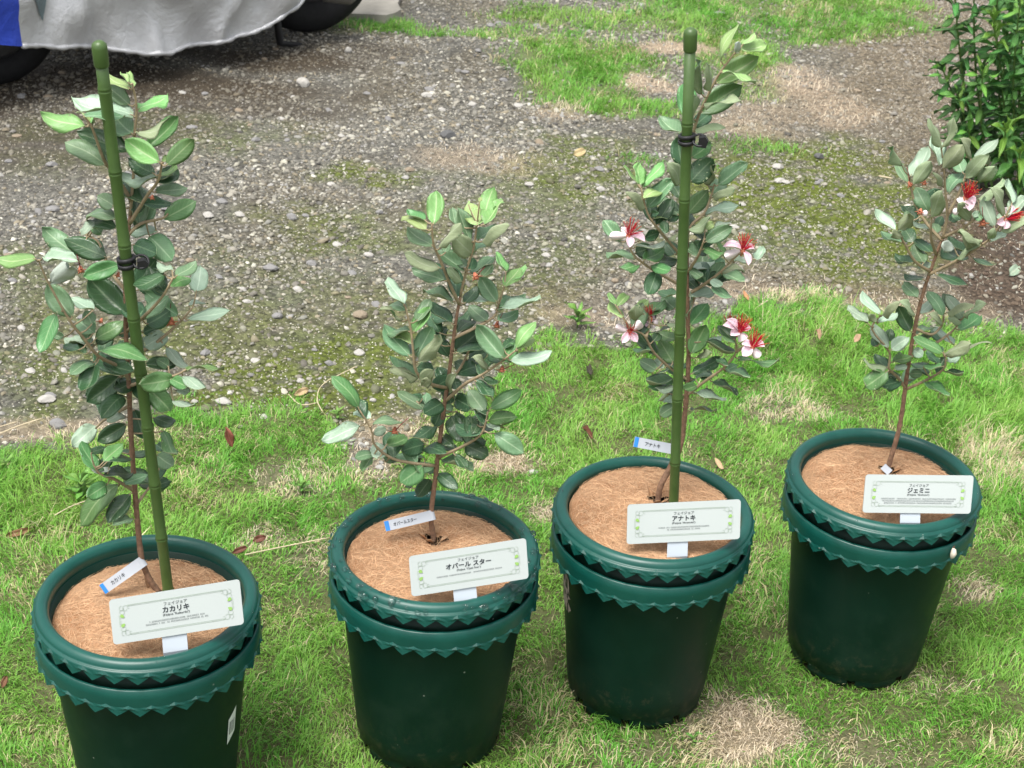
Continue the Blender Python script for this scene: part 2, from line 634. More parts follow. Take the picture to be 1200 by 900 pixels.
M['gravel'] = tintmat('gravel_stone', .75, .35, 0, 150, .22, .4)
N = 118000
gp = scatter(N, lambda X, Y, k: np.clip((1 - k['lawn']) * (1 - .8 * k['straw']) * (1 - .85 * k['far']) * (1 - .55 * k['wet']) * (1 - .55 * k['moss']) * (1 - .8 * k['bald'])
                                        * (.35 + .75 * sstep(.35, .65, fbm(X, Y, 4, 61))), 0, 1))
gm = masks(gp[:, 0], gp[:, 1])
sz = np.exp(rng.normal(math.log(.0034), .45, N)).clip(.0016, .0115)
V1, L1, C1 = rocks(N, gp, sz, rng.uniform(.3, .65, N), stone_cols(N, gp[:, 0], gp[:, 1], gm), .28)
gmesh = bigmesh('gravel', V1, L1, np.arange(len(L1) // 3) * 3, np.full(len(L1) // 3, 3), M['gravel'], C1, smooth=False)
go = link('gravel', gmesh)
tag(go, 'loose grey and tan gravel scattered over the yard', 'gravel', None, 'stuff')

# fine pale grit between the stones, most visible on the moss
NGR = 42000
fp_ = scatter(NGR, lambda X, Y, k: np.clip((1 - k['lawn']) * (1 - .8 * k['far']) * (1 - .6 * k['wet']) * (1 - .5 * k['litter']) * (.45 + .55 * k['moss']), 0, 1))
sg = rng.uniform(.0011, .0028, NGR)
ag = rng.uniform(0, 2 * np.pi, (NGR, 1)) + np.array([[0, 2.1, 4.2]]) + rng.uniform(-.5, .5, (NGR, 3))
rg = sg[:, None] * rng.uniform(.7, 1.4, (NGR, 3))
zg = height(fp_[:, 0], fp_[:, 1])
Vg = np.zeros((NGR, 4, 3))
Vg[:, :3, 0] = fp_[:, :1] + rg * np.cos(ag)
Vg[:, :3, 1] = fp_[:, 1:] + rg * np.sin(ag)
Vg[:, :3, 2] = zg[:, None] - .0003
Vg[:, 3, 0], Vg[:, 3, 1], Vg[:, 3, 2] = fp_[:, 0], fp_[:, 1], zg + sg * .75
Lg = (np.array([[0, 1, 3], [1, 2, 3], [2, 0, 3]])[None] + (np.arange(NGR) * 4)[:, None, None]).reshape(-1)
cg = np.array([(.42, .40, .33), (.30, .28, .22), (.52, .50, .44), (.22, .19, .14)])[rng.choice(4, NGR, p=[.35, .3, .15, .2])]
tag(link('fine_grit', bigmesh('fine_grit', Vg.reshape(-1, 3), Lg, np.arange(NGR * 3) * 3, np.full(NGR * 3, 3), M['gravel'], np.repeat(cg, 4, 0), smooth=False)),
    'fine pale grit sprinkled between the gravel and moss', 'grit', None, 'stuff')

# single stones that can be told apart: pieces of the yard
SV, SF = subdiv(ICO_V, ICO_F)
M['stone_pale'] = plain('stone_pale_grey', (.37, .355, .325), .8, .3, .3, 60, .5)
M['stone_grey'] = plain('stone_mid_grey', (.21, .205, .20), .8, .3, .3, 60, .5)
M['stone_dark'] = plain('stone_dark_slate', (.09, .09, .09), .7, .4, .3, 60, .5)
M['stone_tan'] = plain('stone_tan', (.24, .195, .14), .8, .3, .3, 60, .5)
stone_meshes = {}
for mk_ in ('stone_pale', 'stone_grey', 'stone_dark', 'stone_tan'):
    lst = []
    for v in range(4):
        r = np.random.default_rng(100 + v)
        d = r.normal(size=(5, 3))
        W = SV.copy()
        for q in d:                                    # flatten a few facets
            q = q / np.linalg.norm(q)
            t = W @ q
            cut = r.uniform(.55, .8)
            W = W - np.outer(np.maximum(t - cut, 0), q)
        W = W * (1 + r.uniform(-.06, .06, (len(W), 1)))
        lst.append(mesh('stone', W, SF, M[mk_], smooth=False))
    stone_meshes[mk_] = lst


def put_stone(px, py, w, kind, flat=.45, parent=ground, name='stone'):
    p = G(px, py)
    z = h1(p.x, p.y)
    p = G(px, py, z)
    s = w * .5 * depth(p) / FPX
    o = link(name, random.choice(stone_meshes[kind]), parent, (p.x, p.y, z + s * flat * .45))
    o.scale = (s * random.uniform(.95, 1.15), s * random.uniform(.7, 1.0), s * flat)
    o.rotation_euler = (random.uniform(-.15, .15), random.uniform(-.15, .15), random.uniform(-.6, .6))
    return o


big = [('pale white angular stone lying on gravel near the covered scooter', 355, 100, 17, 'stone_pale', .8), ('white flat stone on moss at the edge of the lawn', 262, 472, 20, 'stone_pale', .5),
       ('dark flat slate stone on the grey gravel beside a straw patch', 525, 160, 20, 'stone_dark', .5), ('small white upright stone on wet soil near the scooter wheel', 408, 61, 9, 'stone_pale', 1.1),
       ('white chip at the edge of the straw patch between two pots', 625, 554, 12, 'stone_pale', .4)]
for lab, px, py, w, k, fl in big:
    o = put_stone(px, py, w, k, fl, None, 'loose_stone')
    tag(o, lab, 'stone')
STONES = """343 114 9 p;500 113 13 p;503 106 15 g;553 123 12 p;607 124 12 p;518 130 11 p;388 217 10 p;260 237 14 g;244 253 15 p;281 252 13 p;342 256 16 g;432 300 13 p;
395 287 12 p;620 217 12 p;430 190 9 p;317 315 18 g;421 414 15 p;300 424 14 p;325 372 14 g;422 371 18 t;441 358 14 g;285 340 11 p;422 448 11 p;437 470 9 p;352 447 10 p;
386 427 12 g;241 415 13 g;290 354 11 p;349 340 14 p;256 325 12 g;62 247 17 g;55 470 20 p;68 499 22 g;36 435 14 p;75 435 12 p;228 471 9 p;61 194 14 g;45 249 12 g;
56 114 13 t;26 114 12 g;912 197 17 p;914 213 14 p;703 199 14 g;704 223 12 p;896 268 11 p;1069 35 9 p;1019 50 8 p;960 185 14 d;921 214 11 p;632 168 14 t;575 30 11 g;585 28 9 g;
630 32 13 g;673 36 11 t;843 16 12 g;310 70 9 t;470 75 10 g;455 140 11 g;590 95 11 g;480 200 11 t;195 245 13 g;150 205 12 g;95 395 13 g;330 480 9 t;640 300 12 p;690 280 10 p;
720 330 10 t;620 262 11 g;870 240 10 p;940 260 11 g;985 230 9 g;1040 215 9 t;270 200 11 g;300 165 12 g;225 150 13 g;180 120 11 t;400 160 10 p;445 250 10 g;365 310 12 g;
505 245 10 p;15 330 13 g;25 385 12 p;10 300 11 t;560 60 9 g;545 85 10 g;430 110 10 g;385 130 9 g;330 140 11 p;280 130 10 t;240 110 9 g;10 190 10 g;20 160 11 t"""
KIND = dict(p='stone_pale', g='stone_grey', d='stone_dark', t='stone_tan')
for q in STONES.replace('\n', '').split(';'):
    a = q.split()
    put_stone(float(a[0]), float(a[1]), float(a[2]), KIND[a[3]], random.uniform(.35, .6))
extra = scatter(150, lambda X, Y, k: np.clip((1 - k['lawn']) * (1 - k['far']) * (1 - k['litter']) * (1 - .5 * k['straw']), 0, 1))
for x, y in extra:
    z = h1(x, y)
    s = random.uniform(.007, .0125)
    o = link('stone', random.choice(stone_meshes[random.choice(['stone_grey', 'stone_grey', 'stone_pale', 'stone_tan'])]), ground, (x, y, z + s * .15))
    o.scale = (s * random.uniform(.9, 1.3), s * random.uniform(.7, 1.), s * .45)
    o.rotation_euler = (0, 0, random.uniform(0, 6.28))

# ------------------------------------------------------------------ grass
M['grass'] = tintmat('grass_blade', .5, .4, .36, 30, .1)


def grass_mesh(name, pts, hgt, wid, cols, leanmin=.45, leanmax=1.4):
    n = len(pts)
    ang = 4 * np.pi * fbm(pts[:, 0], pts[:, 1], 13, 301) + rng.normal(0, .95, n)
    lean = rng.uniform(leanmin, leanmax, n)
    dx, dy = np.cos(ang), np.sin(ang)
    rot = ang + np.pi / 2 + rng.uniform(-.7, .7, n)
    wx, wy = np.cos(rot) * wid / 2, np.sin(rot) * wid / 2
    z0 = height(pts[:, 0], pts[:, 1]) - .002
    base = np.stack([pts[:, 0], pts[:, 1], z0], 1)
    l1 = hgt * .5
    midp = base + np.stack([dx * np.sin(lean * .5) * l1, dy * np.sin(lean * .5) * l1, np.cos(lean * .5) * l1], 1)
    l2 = np.minimum(lean * 1.5, 1.9)
    tip = midp + np.stack([dx * np.sin(l2) * l1, dy * np.sin(l2) * l1, np.cos(l2) * l1], 1)
    tip[:, 2] = np.maximum(tip[:, 2], z0 + .003)
    w = np.stack([wx, wy, 0 * wx], 1)
    V = np.stack([base - w, base + w, midp + w * .85, midp - w * .85, tip], 1).reshape(-1, 3)
    b = (np.arange(n) * 5)[:, None]
    L = np.concatenate([b + np.array([[0, 1, 2, 3]]), b + np.array([[3, 2, 4]])], 1).reshape(-1)
    st = (np.arange(n)[:, None] * 7 + np.array([[0, 4]])).reshape(-1)
    to = np.tile([4, 3], n)
    C = np.repeat(cols, 5, 0).reshape(n, 5, 3).copy()
    return bigmesh(name, V, L, st, to, M['grass'], C.reshape(-1, 3))


def grass_cols(n, X, Y, mk):
    g1 = np.array((.125, .370, .040))
    g2 = np.array((.255, .455, .080))
    dry = np.array((.56, .50, .27))
    straw = np.array((.74, .63, .48))
    t = np.clip(fbm(X, Y, 6, 71) * 1.8 - .45 + rng.normal(0, .25, n), 0, 1)[:, None]
    c = g1 * (1 - t) + g2 * t
    pd = np.clip(.04 + .38 * sstep(.5, .75, fbm(X, Y, 9, 73)) + mk['straw'] * .9, 0, .97)
    tall = blobs(X, Y, TALL, 75)
    pd = pd * (1 - .6 * tall * (mk['straw'] < .2))
    d = rng.uniform(0, 1, n) < pd
    mixs = np.clip(mk['straw'] + rng.normal(0, .25, n), 0, 1)[:, None]
    c[d] = (dry * (1 - mixs) + straw * mixs)[d]
    return c * rng.uniform(.78, 1.2, (n, 1)), tall


def in_pot(X, Y):
    r = np.zeros(len(X), bool)
    for p in POTS:
        r |= (X - p.x) ** 2 + (Y - p.y) ** 2 < (RB - .004) ** 2
    return r


def lawn_pts(n):
    out = []
    tot = 0
    while tot < n:
        k = n * 2
        Y = rng.uniform(1.55, 3.75, k)
        X = rng.uniform(-1.3, 1.65, k)
        keep = np.abs(X - .02 * Y) < .36 * Y + .22
        X, Y = X[keep], Y[keep]
        mk = lawn_mask(X, Y)
        dens = mk * (.35 + .65 * sstep(.28, .5, fbm(X, Y, 16, 77)))
        keep = (rng.uniform(0, 1, len(X)) < dens) & ~in_pot(X, Y)
        out.append(np.stack([X[keep], Y[keep]], 1))
        tot += keep.sum()
    return np.concatenate(out)[:n]


NG = 210000
lp = lawn_pts(NG)
lm = masks(lp[:, 0], lp[:, 1])
gc, tall = grass_cols(NG, lp[:, 0], lp[:, 1], lm)
hg = rng.uniform(.012, .029, NG) * (1 + .8 * tall) * (.35 + 1.3 * fbm(lp[:, 0], lp[:, 1], 14, 79)) * np.where(rng.uniform(0, 1, NG) < .06, 1.6, 1.0)
hg *= 1 - .25 * lm['straw']
tag(link('lawn_grass', grass_mesh('lawn_grass', lp, hg, rng.uniform(.0009, .0019, NG) * np.where(rng.uniform(0, 1, NG) < .08, 1.7, 1.0), gc)), 'short mixed green and straw lawn grass around the pots', 'grass', None, 'stuff')

fp = scatter(26000, lambda X, Y, k: np.clip(k['far'] * (1 - k['bald']) * (1 - k['lawn']) * (.2 + .8 * sstep(.35, .6, fbm(X, Y, 10, 81))), 0, 1))
fm = masks(fp[:, 0], fp[:, 1])
c, tl = grass_cols(len(fp), fp[:, 0], fp[:, 1], fm)
tag(link('yard_grass', grass_mesh('yard_grass', fp, rng.uniform(.014, .04, len(fp)) * (1 + .3 * tl), rng.uniform(.0016, .003, len(fp)), c * .9)),
    'patchy grass growing through the gravel yard', 'grass', None, 'stuff')

# dry straw lying on the bare patches
sp_ = scatter(5200, lambda X, Y, k: np.clip(k['straw'] * 1.0 + k['bald'] + .10 * k['chips'] + .06 * k['litter'], 0, 1))
sp_ = sp_[~in_pot(sp_[:, 0], sp_[:, 1])]
ns = len(sp_)
sc = np.array((.72, .62, .47)) * rng.uniform(.55, 1.2, (ns, 1)) * np.where(rng.uniform(0, 1, (ns, 1)) < .25, .45, 1)
tag(link('dry_straw', grass_mesh('dry_straw', sp_, rng.uniform(.012, .038, ns), rng.uniform(.0008, .0018, ns), sc, 1.15, 1.5)),
    'dead pale straw lying on the bare patches', 'straw', None, 'stuff')

# ------------------------------------------------------------------ plant pots
def rndco(nt):
    '''object coordinates shifted by a random amount per object, so no two alike things share their stains'''
    va = node(nt, 'ShaderNodeVectorMath', operation='ADD')
    oi = node(nt, 'ShaderNodeObjectInfo')
    nt.links.new(objco(nt), va.inputs[0])
    nt.links.new(mth(nt, 'MULTIPLY', oi.outputs['Random'], 23.0), va.inputs[1])
    return va.outputs[0]


def plastic(name, col, rough, spec=.5, dust=.05):
    m, nt, p = mat(name)
    co = rndco(nt)
    n = noise(nt, 14, 5, .6, co)
    n2 = noise(nt, 220, 3, .6, co)
    r = ramp(nt, n.outputs['Fac'], [(.3, [c * .85 for c in col]), (.7, [c * 1.15 for c in col])])
    # dried water specks and dust
    vo = node(nt, 'ShaderNodeTexVoronoi')
    vo.inputs['Scale'].default_value = 55
    nt.links.new(co, vo.inputs['Vector'])
    sp = node(nt, 'ShaderNodeSeparateColor')
    nt.links.new(vo.outputs['Color'], sp.inputs[0])
    dot = mth(nt, 'MULTIPLY', mth(nt, 'LESS_THAN', vo.outputs['Distance'], .075), mth(nt, 'GREATER_THAN', sp.outputs[0], .84))
    c = mixc(nt, mth(nt, 'MULTIPLY', dot, .45), r.outputs[0], (.35, .38, .34))
    d = ramp(nt, noise(nt, 7, 6, .7, co).outputs['Fac'], [(.52, 0.0), (.8, dust)])
    c = mixc(nt, d.outputs[0], c, (.16, .17, .12))
    sx = node(nt, 'ShaderNodeSeparateXYZ')
    nt.links.new(objco(nt), sx.inputs[0])
    low = node(nt, 'ShaderNodeMapRange')
    low.inputs['From Min'].default_value = .11
    low.inputs['From Max'].default_value = .0
    nt.links.new(sx.outputs[2], low.inputs['Value'])
    spl = ramp(nt, noise(nt, 70, 6, .75, co).outputs['Fac'], [(.54, 0.0), (.66, .55)])
    c = mixc(nt, mth(nt, 'MULTIPLY', low.outputs[0], spl.outputs[0]), c, (.085, .075, .045))
    nt.links.new(c, p.inputs['Base Color'])
    rr = ramp(nt, n.outputs['Fac'], [(.3, rough * .85), (.7, rough * 1.2)])
    nt.links.new(rr.outputs[0], p.inputs['Roughness'])
    p.inputs['Specular IOR Level'].default_value = spec
    bump(nt, n2.outputs['Fac'], .05, .001, p)
    return m


M['pot_wall'] = plastic('pot_plastic_green_shaded', (.0018, .0185, .0115), .45, .2, .06)  # pot plastic on the wall, its shaded look painted into a darker colour
M['pot_rim'] = plastic('pot_plastic_green_skylit', (.0035, .062, .048), .36, .42, .04)  # same plastic on the rim, the sky's bluish reflection painted into its colour
M['soil'] = plain('potting_soil', (.030, .020, .014), .95, .1, .4, 80, .8)


def water():
    m, nt, p = mat('water_drop')
    p.inputs['Base Color'].default_value = (1, 1, 1, 1)
    p.inputs['Roughness'].default_value = .02
    p.inputs['IOR'].default_value = 1.33
    p.inputs['Transmission Weight'].default_value = 1.0
    return m


M['water'] = water()
NT = 32


def rim_profile(zt, zs, R, rin):
    """rolled lip: inner foot, up over the roll, down to the shoulder where the teeth start"""
    pr = [(rin, zt - .030), (rin + .001, zt - .014)]
    cx, cz, rx, rz = (rin + R - .002) / 2 + .0005, zt - .011, (R - .002 - rin) / 2, .011
    for k in range(10):
        t = math.pi - math.pi * k / 9
        pr.append((cx + rx * math.cos(t), cz + rz * math.sin(t)))
    pr += [(R - .0005, zs + .006), (R, zs)]
    return pr


def trim(c, R, zs, zt, ph):
    """zigzag skirt: teeth with a raised ridge down each point, and a small star pleat at each notch"""
    V, F = [], []
    K = NT * 4
    for row in range(4):
        for k in range(K):
            t = 2 * math.pi * (k / K) + ph
            u = abs(((k % 4) / 4.0) * 2 - 1)          # 1 at a notch, 0 at a point
            tip = 1 - u
            f = row / 3.0
            z = zs + (zt - zs) * f * (.32 + .68 * tip)
            r = R + .0005 + .0030 * tip * f + (.0016 if row == 1 else 0) * u
            V.append((c[0] + r * math.cos(t), c[1] + r * math.sin(t), z))
    for row in range(4):                               # back face, a little thinner
        for k in range(K):
            a = V[row * K + k]
            d = Vector((a[0] - c[0], a[1] - c[1], 0)).normalized() * .0022
            V.append((a[0] - d.x, a[1] - d.y, a[2] + .0004))
    o = 4 * K
    for row in range(3):
        for k in range(K):
            n = (k + 1) % K
            F.append((row * K + k, (row + 1) * K + k, (row + 1) * K + n, row * K + n))
            F.append((o + row * K + k, o + row * K + n, o + (row + 1) * K + n, o + (row + 1) * K + k))
    for k in range(K):
        n = (k + 1) % K
        F.append((3 * K + k, o + 3 * K + k, o + 3 * K + n, 3 * K + n))
    # star pleats
    for j in range(NT):
        t = 2 * math.pi * (j / NT) + ph
        er = Vector((math.cos(t), math.sin(t), 0))
        et = Vector((-math.sin(t), math.cos(t), 0))
        p = Vector((c[0], c[1], 0)) + er * (R + .0004) + Vector((0, 0, zs - .0005))
        b = len(V)
        V += [p + et * .0085 - Vector((0, 0, .0015)), p + Vector((0, 0, .0035)), p - et * .0085 - Vector((0, 0, .0015)), p - Vector((0, 0, .004)), p + er * .0036]
        F += [(b, b + 1, b + 4), (b + 1, b + 2, b + 4), (b + 2, b + 3, b + 4), (b + 3, b, b + 4)]
    return V, F


SOILZ = [HR - .031, HR - .024, HR - .012, HR - .022]
POT_LABELS = ['dark green pot holding the shrub with the stake and no open flowers', 'dark green pot with big water drops on its rim, shrub without a stake',
              'dark green pot with torn label remains, holding the staked flowering shrub', 'dark green pot with a pale speck on its rim, unstaked flowering shrub']
pot_obj = []


def drops(c, n, big):
    lst = []
    for i in range(n):
        t = random.uniform(0, 2 * math.pi)
        a = random.uniform(.1, math.pi * .98)
        s = random.choice([1, 1, 1, 1.5, 2.0]) * (random.uniform(.0018, .0032) if big else random.uniform(.0007, .0012))
        if a < .5: pass
        cx, cz, rx, rz = RIM - .0115 - .0005, HR - .011, .0105, .0112
        rr, zz = cx + rx * math.cos(a), cz + rz * math.sin(a)
        nrm = Vector((math.cos(a) * math.cos(t), math.cos(a) * math.sin(t), math.sin(a)))
        p = Vector((c.x + rr * math.cos(t), c.y + rr * math.sin(t), zz))
        x, y, z = frame(nrm)
        V, F = [], []
        st = random.uniform(.8, 1.5)
        for r, hgt in ((1, -.1), (.8, .38), (.42, .6)):
            for k in range(8):
                q = 2 * math.pi * k / 8
                V.append(p + x * (s * r * math.cos(q) * st) + y * (s * r * math.sin(q)) + z * (s * hgt))
        V.append(p + z * s * .66)
        for i2 in range(2):
            for k in range(8):
                F.append((i2 * 8 + k, i2 * 8 + (k + 1) % 8, i2 * 8 + 8 + (k + 1) % 8, i2 * 8 + 8 + k))
        for k in range(8): F.append((16 + k, 16 + (k + 1) % 8, 24))
        lst.append((V, F))
    return join(lst)


def make_pot(i):
    c = POTS[i]
    o = thing('plant_pot', c, POT_LABELS[i], 'pot', 'dark green pots standing in a row on the lawn')
    n = 160
    ph = [.03, .08, .0, .05][i]
    # wall with slotted foot
    prof = [(RB - .006, 0.0), (RB - .001, .0015), (RB, .012), (RB + .0006, .022), (RB + .0030, .0245)]
    for k in range(1, 9):
        z = .0245 + (.262 - .0245) * k / 8
        prof.append((RB + .003 + (RT - RB - .003) * (z - .0245) / (.262 - .0245), z))
    prof += [(RT + .0005, .318), (RT - .006, .318), (RT - .008, .26), (RB - .002, .03), (RB - .006, .012)]
    V, F = lathe(prof, n, c)
    K = len(prof)
    # wavy upper edge of the foot ring
    V = [list(v) for v in V]
    for r in (3, 4):
        for k in range(n):
            V[r * n + k][2] += .0032 * math.cos(k * 2 * math.pi * 8 / n * 2)
    slot = set()
    for s in range(8):
        k0 = int((s + .72) * n / 8)
        slot |= {k0 % n, (k0 + 1) % n, (k0 + 2) % n}
    F = [f for j, f in enumerate(F) if not (j // n in (1, 2) and j % n in slot)]
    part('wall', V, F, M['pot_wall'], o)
    bV, bF = lathe([(.001, .014), (RB - .006, .014)], 48, c)
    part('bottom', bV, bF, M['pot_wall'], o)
    # lower rim
    pr = [(RT - .001, .2745), (RT + .0045, .2735), (RT + .009, .279), (RT + .0105, .292), (RT + .0135, .2965), (RT + .0165, .294), (.1475, .282), (.1470, .2695)]
    V, F = lathe(pr, n, c)
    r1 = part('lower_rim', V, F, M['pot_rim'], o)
    tV, tF = trim(c, .1463, .2700, .2570, ph)
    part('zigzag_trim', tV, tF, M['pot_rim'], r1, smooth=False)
    # upper rim
    V, F = lathe(rim_profile(HR, .3215, RIM - .003, .1255), n, c)
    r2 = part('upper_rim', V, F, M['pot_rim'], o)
    tV, tF = trim(c, RIM - .0036, .3220, .3085, ph)
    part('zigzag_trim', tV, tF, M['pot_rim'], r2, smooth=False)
    V, F = lathe([(.0008, SOILZ[i] - .020), (.1262, SOILZ[i] - .020)], 48, c)
    part('soil', V, F, M['soil'], o)
    V, F = drops(c, [26, 150, 30, 60][i], i == 1)
    tag(part('water_drops', V, F, M['water'], o), kind='stuff')
    pot_obj.append(o)
    return o


for i in range(4): make_pot(i)

# stickers that are part of a pot
M['sticker'] = plain('sticker_white', (.72, .74, .73), .5, .4, .06, 30)
M['ink'] = plain('print_dark', (.02, .025, .03), .6, .3, .1, 30)
M['ink_blue'] = plain('print_blue', (.03, .22, .60), .5, .4, .1, 30)


def wall_patch(i, a0, a1, z0, z1, off, shear=0.0, rag=0.0):
    """thin patch that follows the pot wall; angles in degrees, -90 = towards the camera"""
    c = POTS[i]
    V, F = [], []
    nu, nv = 10, 8
    for v in range(nv + 1):
        for u in range(nu + 1):
            z = z0 + (z1 - z0) * v / nv + shear * (u / nu - .5)
            if rag and u in (0, nu): z += random.uniform(-rag, rag)
            a = math.radians(a0 + (a1 - a0) * u / nu + (random.uniform(-3, 3) if rag and u in (0, nu) else 0))
            r = RB + .003 + (RT - RB - .003) * (z - .0245) / (.262 - .0245) + off
            V.append((c.x + r * math.cos(a), c.y + r * math.sin(a), z))
    for v in range(nv):
        for u in range(nu):
            if rag and random.random() < .22: continue
            q = v * (nu + 1) + u
            F.append((q, q + 1, q + nu + 2, q + nu + 1))
    return V, F


V, F = wall_patch(0, -24, -15, .135, .180, .0007, .012)
stk = part('barcode_sticker', V, F, M['sticker'], pot_obj[0])
for k in range(7):
    V, F = wall_patch(0, -22.5 + k * .9, -22.5 + k * .9 + random.choice([.25, .5]), .145, .168, .0011)
    part('barcode_bar', V, F, M['ink'], stk)
M['torn'] = plain('torn_label_paper', (.42, .34, .30), .85, .2, .5, 90, .3)
V, F = wall_patch(2, -182, -158, .165, .235, .0007, .0, .006)
part('torn_label', V, F, M['torn'], pot_obj[2])


# ------------------------------------------------------------------ coir discs
def coir_material():
    m, nt, p = mat('coir_fibre_mat')
    co = rndco(nt)
    mp = node(nt, 'ShaderNodeMapping')
    mp.inputs['Scale'].default_value = (1, 1, .3)
    nt.links.new(co, mp.inputs['Vector'])
    n1 = noise(nt, 9, 5, .6, mp.outputs[0])
    n2 = noise(nt, 190, 6, .75, mp.outputs[0], 2.5)
    n3 = noise(nt, 60, 5, .7, mp.outputs[0], 3.0)
    c1 = ramp(nt, n1.outputs['Fac'], [(.25, (.33, .150, .065)), (.5, (.50, .285, .155)), (.75, (.60, .395, .24))])
    c2 = ramp(nt, n2.outputs['Fac'], [(.2, (.35, .35, .35)), (.5, (1, 1, 1)), (.8, (1.35, 1.35, 1.35))])
    c = mixc(nt, 1.0, c1.outputs[0], c2.outputs[0], 'MULTIPLY')
    nt.links.new(c, p.inputs['Base Color'])
    p.inputs['Roughness'].default_value = .9
    p.inputs['Specular IOR Level'].default_value = .15
    bump(nt, mth(nt, 'ADD', n2.outputs['Fac'], n3.outputs['Fac']), .9, .004, p)
    return m


M['coir'] = coir_material()
M['fibre'] = tintmat('coir_fibre', .8, .2, .1, 40, .1)
# trunk foot of each shrub, and how far the mat dips or rises
FOOT = [(183, 692), (508, 630), (771, 584), (1040, 549)]
COIR_LABELS = ['round coir mat in the pot of the staked shrub without open flowers', 'round coir mat with a dark split, in the water-beaded pot',
               'round coir mat level with the rim, in the staked flowering shrub\'s pot', 'round coir mat with a dark hole, in the unstaked flowering shrub\'s pot']
foot3 = []


def coir_z(i, x, y):
    c = POTS[i]
    r = math.hypot(x - c.x, y - c.y) / .1235
    return SOILZ[i] + .007 * (1 - r * r) + .009 * (float(fbm(np.array([x]), np.array([y]), 22, 91 + i, 3)[0]) - .5)


for i in range(4):
    c = POTS[i]
    ft = G(*FOOT[i], SOILZ[i] + .006)
    foot3.append(ft)
    o = thing('coir_mat', (c.x, c.y, SOILZ[i]), COIR_LABELS[i], 'coir mat', 'coir mats covering the soil in the pots')
    V, F = [], []
    nr, na = 34, 96
    R = .1242
    for r in range(nr + 1):
        for k in range(na):
            t = 2 * math.pi * k / na
            rr = R * r / nr * (1 + (.006 * math.sin(k * 7.3) if r == nr else 0))
            x, y = c.x + rr * math.cos(t), c.y + rr * math.sin(t)
            z = coir_z(i, x, y) - (.004 if r == nr else 0)
            V.append((x, y, z))
    for r in range(nr):
        for k in range(na):
            F.append((r * na + k, r * na + (k + 1) % na, (r + 1) * na + (k + 1) % na, (r + 1) * na + k))
    # the split round the stem
    hs_ = [(.009, .006), (.019, .014), (.021, .012), (.018, .018)][i]
    def hole(v, hs_=hs_, ft=ft):
        dx, dy = v[0] - ft.x - .003, v[1] - ft.y + .003
        return (dx / hs_[0]) ** 2 + (dy / hs_[1]) ** 2 < 1 + .5 * math.sin(math.atan2(dy, dx) * 3)
    F = [f for f in F if not all(hole(V[q]) for q in f)]
    # thickness: a skirt at the outer edge
    b = len(V)
    for k in range(na):
        a = V[nr * na + k]
        V.append((a[0], a[1], a[2] - .014))
    for k in range(na):
        F.append((nr * na + k, nr * na + (k + 1) % na, b + (k + 1) % na, b + k))
    part('mat', V, F, M['coir'], o)
    # loose fibres
    n = 4200
    th = rng.uniform(0, 2 * np.pi, n)
    rr = np.sqrt(rng.uniform(.0, 1, n)) * .119
    px, py = c.x + rr * np.cos(th), c.y + rr * np.sin(th)
    kp = np.hypot(px - ft.x, py - ft.y) > .02
    px, py = px[kp], py[kp]
    n = len(px)
    a0 = rng.uniform(0, 2 * np.pi, n)
    cur = rng.uniform(-1.6, 1.6, n)
    ln = rng.uniform(.008, .030, n)
    wd = rng.uniform(.00011, .00026, n)
    S = 4
    P = [np.stack([px, py], 1)]
    for s in range(S):
        a = a0 + cur * s / S
        P.append(P[-1] + np.stack([np.cos(a), np.sin(a)], 1) * (ln / S)[:, None])
    VV = []
    for s in range(S + 1):
        a = a0 + cur * s / S + np.pi / 2
        q = P[s]
        d = np.hypot(q[:, 0] - c.x, q[:, 1] - c.y)
        f = np.minimum(1, .122 / d)
        q = np.stack([c.x + (q[:, 0] - c.x) * f, c.y + (q[:, 1] - c.y) * f], 1)
        r2 = np.hypot(q[:, 0] - c.x, q[:, 1] - c.y) / .1235
        z = SOILZ[i] + .007 * (1 - r2 * r2) + .009 * (fbm(q[:, 0], q[:, 1], 22, 91 + i, 3) - .5) + .0005 + .0012 * math.sin(math.pi * s / S) * rng.uniform(0, 1, n)
        o2 = np.stack([np.cos(a), np.sin(a)], 1) * wd[:, None]
        VV.append(np.column_stack([q - o2, z]))
        VV.append(np.column_stack([q + o2, z + .0002]))
    VV = np.stack(VV, 1)                                # n, 2(S+1), 3
    VV = VV - np.array([c.x, c.y, SOILZ[i]])
    bb = (np.arange(n) * 2 * (S + 1))[:, None, None]
    q = np.array([[2 * s, 2 * s + 1, 2 * s + 3, 2 * s + 2] for s in range(S)])[None]
    L = (bb + q).reshape(-1)
    cols = np.array((.60, .385, .225))[None] * rng.uniform(.65, 1.2, (n, 1))
    m = bigmesh('fibres', VV.reshape(-1, 3), L, np.arange(len(L) // 4) * 4, np.full(len(L) // 4, 4), M['fibre'], np.repeat(cols, 2 * (S + 1), 0))
    fo = link('fibres', m, o)
    tag(fo, kind='stuff')
    # torn flaps standing up round the split
    for k in range([1, 4, 3, 2][i]):
        t = [2.6, 3.3, .4, 5.0][k] + i
        e = Vector((math.cos(t), math.sin(t), 0))
        s = Vector((-e.y, e.x, 0))
        b = ft + e * .011
        b.z = coir_z(i, b.x, b.y)
        q = [b + s * .006, b - s * .005, b + e * .012 + Vector((0, 0, .010)) - s * .002, b + e * .004 + Vector((0, 0, .007)) + s * .003]
        up = Vector((0, 0, .0015))
        VF = [x for x in q] + [x + up for x in q]
        part('flap', VF, [(0, 1, 2, 3), (7, 6, 5, 4), (0, 4, 5, 1), (1, 5, 6, 2), (2, 6, 7, 3), (3, 7, 4, 0)], M['coir'], o)

